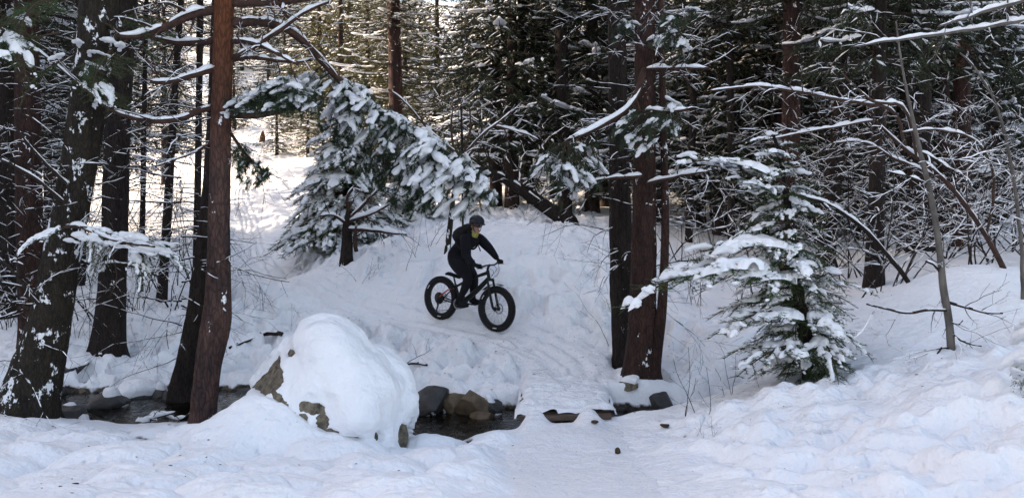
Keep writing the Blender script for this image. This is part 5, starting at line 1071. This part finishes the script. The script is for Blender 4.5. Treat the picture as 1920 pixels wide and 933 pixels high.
def saddle():
    n = 14; mb = MB(); t = np.linspace(0, 1, n); P = SEAT + np.stack([-.13 + .27 * t, 0 * t, .03 + .015 * np.cos(t * 3)], 1)
    w = .072 * (1 - t)**.8 + .018; th = np.linspace(0, 2 * np.pi, 14, endpoint=False); V = np.stack([np.repeat(P[:, :1], 14, 1), P[:, 1:2] + w[:, None] * np.cos(th), P[:, 2:3] + .028 * np.sin(th) - .010 * np.cos(th)**2], -1).reshape(-1, 3)
    i = np.arange(n - 1)[:, None] * 14; j = np.arange(14)[None]; Q = np.stack([i + j, i + 14 + j, i + 14 + (j + 1) % 14, i + (j + 1) % 14], -1).reshape(-1, 4)
    mb.add(V, [(0, k + 1, k) for k in range(1, 13)] + [((n - 1) * 14, (n - 1) * 14 + k, (n - 1) * 14 + k + 1) for k in range(1, 13)], Q); bl_(mb, 'saddle', M['cloth'], bike)
saddle()
tubes('handlebar_stem', M['black_metal'], [([HT, HT + [0, 0, .05], BAR + [0, 0, -.005]], .020)])
tubes('handlebar', M['black_metal'], [([gr_r + [0, -.04, 0], gr_r + [.005, .09, 0], BAR + [.02, -.12, -.01], BAR + [.02, .12, -.01], gr_l + [.005, -.09, 0], gr_l + [0, .04, 0]], .0135)])
for s, g_ in ((-1, gr_r), (1, gr_l)):
    tubes('grip', M['rubber'], [([g_ + [0, -.06, 0], g_ + [0, .06, 0]], .019)])
    tubes('brake_lever', M['black_metal'], [([g_ + [.02, -s * .08, -.01], g_ + [.06, -s * .03, -.02], g_ + [.065, s * .03, -.025]], [.009, .006, .005])])
tubes('cable', M['rubber'], [([gr_l + [.02, -.09, 0], gr_l + [.06, -.08, -.12], HB + [.10, .09, .10], HB + [.03, .03, .02]], .0035), ([gr_r + [.02, .09, 0], gr_r + [.14, .16, -.03], HT + [.16, -.02, .0], HB + [.03, 0, .04]], .0035), ([BAR + [.03, .03, 0], BAR + [.13, .06, -.06], HT + [.06, .03, -.08]], .003)], sides=6)
# rider
def skin(name, V, E, Rr, root, mt, parent, sub=2):
    me = bpy.data.meshes.new(name); me.from_pydata([tuple(v) for v in V], E, []); o = bpy.data.objects.new(name, me); COL.objects.link(o)
    md = o.modifiers.new('skin', 'SKIN'); md.use_smooth_shade = True; md.branch_smoothing = .6
    for k, r in enumerate(Rr): me.skin_vertices[0].data[k].radius = r if hasattr(r, '__len__') else (r, r); me.skin_vertices[0].data[k].use_root = (k == root)
    sm = o.modifiers.new('sub', 'SUBSURF'); sm.levels = sub; sm.render_levels = sub
    dg = bpy.context.evaluated_depsgraph_get(); dg.update(); m2 = bpy.data.meshes.new_from_object(o.evaluated_get(dg)); bpy.data.objects.remove(o); m2.name = name; m2.materials.clear(); m2.materials.append(mt)
    m2.polygons.foreach_set('use_smooth', np.full(len(m2.polygons), True))
    return put(bpy.data.objects.new(name, m2), parent)
person = thing('person', 'cyclist in black jacket, tights and helmet riding the fat bike', 'person'); person.matrix_world = MBIKE
J = {}
def jt(n, px, py, y, r): J[n] = (loc(px, py, y), r)
jt('pelvis', 855, 480, 0, .165); jt('waist', 861, 467, 0, .172); jt('chest', 872, 455, 0, .19); jt('upper', 883, 447, 0, .165); jt('neck', 889, 439, 0, .058); jt('skull', 891, 430, 0, .075); jt('head', 893, 422, 0, .088); jt('crownp', 892, 413, 0, .078)
jt('butt_r', 849, 486, -.085, .175); jt('butt_l', 853, 485, .085, .17)
jt('sh_r', 873, 447, -.165, .115); jt('el_r', 874, 482, -.27, .085); jt('wr_r', 890, 497, -.345, .045)
jt('sh_l', 898, 445, .165, .115); jt('el_l', 919, 467, .30, .08); jt('wr_l', 934, 487, .35, .045)
jt('th_r', 864, 500, -.10, .16); jt('kn_r', 878, 521, -.11, .092); jt('cf_r', 872, 540, -.13, .078)
jt('th_l', 872, 500, .09, .155); jt('kn_l', 889, 521, .10, .09); jt('cf_l', 888, 540, .13, .076)
an_r = ft_r + [-.06, 0, .06]; an_l = ft_l + [-.06, 0, .06]
J['an_r'] = (an_r, .042); J['an_l'] = (an_l, .042); J['heel_r'] = (ft_r + [-.07, 0, .0], .040); J['toe_r'] = (ft_r + [.09, 0, -.005], .036); J['heel_l'] = (ft_l + [-.07, 0, .0], .040); J['toe_l'] = (ft_l + [.09, 0, -.005], .036)
FD = nrm([.93, -.12, -.12]); hc = J['head'][0]
J['nose'] = (hc + FD * .105 + [0, 0, -.025], .014); J['chin'] = (hc + FD * .068 + [0, 0, -.100], .030)
names = list(J); ix = {n: k for k, n in enumerate(names)}
ED = [(ix[a], ix[b_]) for a, b_ in [('pelvis','waist'),('waist','chest'),('chest','upper'),('upper','neck'),('neck','skull'),('skull','head'),('head','crownp'),('pelvis','butt_r'),('pelvis','butt_l'),('butt_r','th_r'),('th_r','kn_r'),('kn_r','cf_r'),('cf_r','an_r'),('an_r','heel_r'),('heel_r','toe_r'),('butt_l','th_l'),('th_l','kn_l'),('kn_l','cf_l'),('cf_l','an_l'),('an_l','heel_l'),('heel_l','toe_l'),('upper','sh_r'),('sh_r','el_r'),('el_r','wr_r'),('upper','sh_l'),('sh_l','el_l'),('el_l','wr_l'),('skull','chin'),('head','nose')]]
body = skin('body', [J[n][0] for n in names], ED, [J[n][1] for n in names], 0, M['cloth'], person)
body.data.materials.append(M['skin']); body.data.materials.append(M['tights'])
for p in body.data.polygons:
    c = np.array(p.center); hq = c - J['neck'][0]
    if np.linalg.norm(c - hc) < .17 and c[2] > J['neck'][0][2] + .03: p.material_index = 1
    elif c[2] < J['pelvis'][0][2] - .02: p.material_index = 2
HR = Matrix.Rotation(0, 3, 'Z')
fw = FD; lf = nrm(np.cross([0, 0, 1.0], fw)); up_ = np.cross(fw, lf); HM = np.stack([fw, lf, up_], 1)
def headpart(name, fn, mt, sub=3):
    V, T = ICO[sub]; P = fn(V.copy()) @ HM.T + hc; mb = MB(); mb.add(P, T); return bl_(mb, name, mt, person)
def helm(V):
    r = np.where(V[:, 2] > -.15, 1, 1.0)[:, None]; P = V * [.142, .112, .118] * r; P[:, 2] = np.maximum(P[:, 2], -.012 - .02 * (V[:, 0] < 0)) + .048
    P += (V * (.008 * np.sign(np.sin(V[:, 1:2] * 16)) * (np.abs(V[:, 2:3]) > .2))); return P
hm = headpart('helmet', helm, M['helmet'], 4)
mb = MB(); t = np.linspace(-1.15, 1.15, 12); P = np.stack([.142 * np.cos(t) + .018, .115 * np.sin(t), 0 * t + .040], 1) @ HM.T + hc; mb.tube(P, .009, 6); bl_(mb, 'visor', M['helmet'], hm)
mb = MB()
for s in (-1, 1):
    P = np.stack([np.linspace(.01, .06, 6), s * np.array([.096, .095, .09, .08, .055, .01]), np.linspace(.03, -.128, 6)], 1) @ HM.T + hc; mb.tube(P, .006, 5)
bl_(mb, 'chin_strap', M['glove'], hm)
n = 15; t = np.linspace(-1.25, 1.25, n); mb = MB(); V = []
for tt in t:
    h = .024 * (1 - .25 * abs(tt)) * (.62 if abs(tt) < .1 else 1); V += [(.106 * math.cos(tt), .094 * math.sin(tt), .008 + h * .7), (.110 * math.cos(tt), .097 * math.sin(tt), .002), (.104 * math.cos(tt), .093 * math.sin(tt), .004 - h)]
Q = [(3 * k + a, 3 * k + a + 1, 3 * k + a + 4, 3 * k + a + 3) for k in range(n - 1) for a in (0, 1)]; mb.add(np.array(V) @ HM.T + hc, None, Q); bl_(mb, 'sunglasses', M['lens'], person)
mb = MB(); P = np.stack([np.full(5, .083), np.linspace(-.022, .022, 5), -.072 + .004 * np.abs(np.linspace(-1, 1, 5))], 1) @ HM.T + hc; mb.tube(P, .007, 6); bl_(mb, 'mouth', M['lips'], person)
mb = MB()
for s in (-1, 1):
    V, T = ICO[2]; mb.add((V * [.018, .008, .03] + [-.005, s * .088, -.02]) @ HM.T + hc, T)
bl_(mb, 'ears', M['skin'], person)
headpart('hair', lambda V: V * [.07, .085, .10] + [-.055, 0, -.045] + np.array([-.02, 0, 0]) * (V[:, 2:3] < 0), M['hair'])
nk = J['neck'][0]
mb = MB(); ax = np.stack([nk + [-.005, 0, -.03], nk + [.012, 0, .005], nk + [.024, 0, .045]]); mb.tube(resample(ax, .012), [.068] * len(resample(ax, .012)), 20, True, 1 + .05 * np.sin(np.linspace(0, 6.28 * 5, 20))[None]); bl_(mb, 'neck_scarf', M['yellow'], person)
mb = MB(); u_ = J['upper'][0]; ax = resample(np.stack([u_ + [-.06, 0, .02], nk + [-.06, 0, .0], nk + [-.055, 0, .05]]), .012); mb.tube(ax, np.linspace(.12, .088, len(ax)), 18); bl_(mb, 'hood', M['cloth'], person)
for s, g_, w_ in ((-1, gr_r, J['wr_r'][0]), (1, gr_l, J['wr_l'][0])):
    mb = MB(); V, T = ICO[3]; pc = g_ + [-.028, 0, .022]; mb.add(V * [.042, .046, .024] + pc, T)
    Pw = resample([np.r_[w_, .034], np.r_[(w_ + pc) / 2, .033], np.r_[pc + [-.02, 0, 0], .03]], .01); mb.tube(Pw[:, :3], Pw[:, 3], 12)
    for k, (yo, ln) in enumerate(((-.034, .92), (-.012, 1.05), (.011, 1.0), (.033, .85))):
        y_ = yo * -s; C = [g_ + [-.012, y_, .034], g_ + [.020 * ln, y_, .030], g_ + [.032 * ln, y_, .002], g_ + [.020, y_, -.024], g_ + [.002, y_, -.027]]
        Pf = resample([np.r_[c, r] for c, r in zip(C, (.0115, .011, .0105, .010, .008))], .008); mb.tube(Pf[:, :3], Pf[:, 3], 8)
    C = [g_ + [-.03, -s * .03, .012], g_ + [-.022, -s * .055, -.008], g_ + [.006, -s * .062, -.024], g_ + [.022, -s * .05, -.024]]
    Pf = resample([np.r_[c, r] for c, r in zip(C, (.0135, .0125, .011, .009))], .008); mb.tube(Pf[:, :3], Pf[:, 3], 8)
    bl_(mb, 'glove', M['glove'], person)
# boots
for s, f_ in ((-1, ft_r), (1, ft_l)):
    mb = MB(); V, T = ICO[3]; P = V * [.145, .052, .052]; P[:, 2] = np.where(P[:, 2] < -.03, -.034, P[:, 2]) + np.where(V[:, 0] < -.2, .03 * np.clip(V[:, 2], 0, 1), 0); mb.add(P + f_ + [.015, 0, -.005], T); P2 = resample([np.r_[f_ + [-.06, 0, .0], .052], np.r_[f_ + [-.06, 0, .09], .056]], .02); mb.tube(P2[:, :3], P2[:, 3], 14); bl_(mb, 'boot', M['glove'], person)
# backpack
bp_ = thing('backpack', 'dark backpack worn on the back of the cyclist', 'backpack'); bp_.matrix_world = MBIKE
w0 = J['waist'][0]; u0 = J['upper'][0]; sp_ = nrm(u0 - w0); bkn = nrm(np.cross([0, 1.0, 0], sp_)); bkn = -bkn if bkn[2] < 0 else bkn
bc = (w0 * .35 + u0 * .65) + bkn * .17 + sp_ * .05; BM = np.stack([sp_, [0, 1, 0], bkn], 1)
V, T = ICO[4]; S = np.sign(V) * np.abs(V)**.55 * [.215, .145, .085]; S[:, 2] *= 1 - .25 * (S[:, 0] / .215); mb = MB(); mb.add(S @ BM.T + bc, T); bl_(mb, 'pack_body', M['pack'], bp_)
S = np.sign(V) * np.abs(V)**.6 * [.11, .11, .04] + [-.07, 0, .075]; mb = MB(); mb.add(S @ BM.T + bc, T); bl_(mb, 'front_pocket', M['pack'], bp_)
for s in (-1, 1):
    P = np.stack([bc + sp_ * .15 + np.array([0, s * .09, 0]) - bkn * .03, u0 + [.03, s * .10, .10], u0 + sp_ * .02 - bkn * .115 + [0, s * .12, 0], w0 * .6 + u0 * .4 - bkn * .13 + [0, s * .13, 0], bc - sp_ * .17 - bkn * .08 + [0, s * .12, 0]])
    mb = MB(); P = resample(P, .02); mb.tube(P, .016, 6); bl_(mb, 'shoulder_strap', M['pack'], bp_)
ds0 = loc(896, 456, .1); mb = MB(); mb.tube(np.stack([ds0, loc(898, 463, .1), loc(901, 471, .1)]), .009, 6); bl_(mb, 'dangling_strap', M['pack'], bp_)
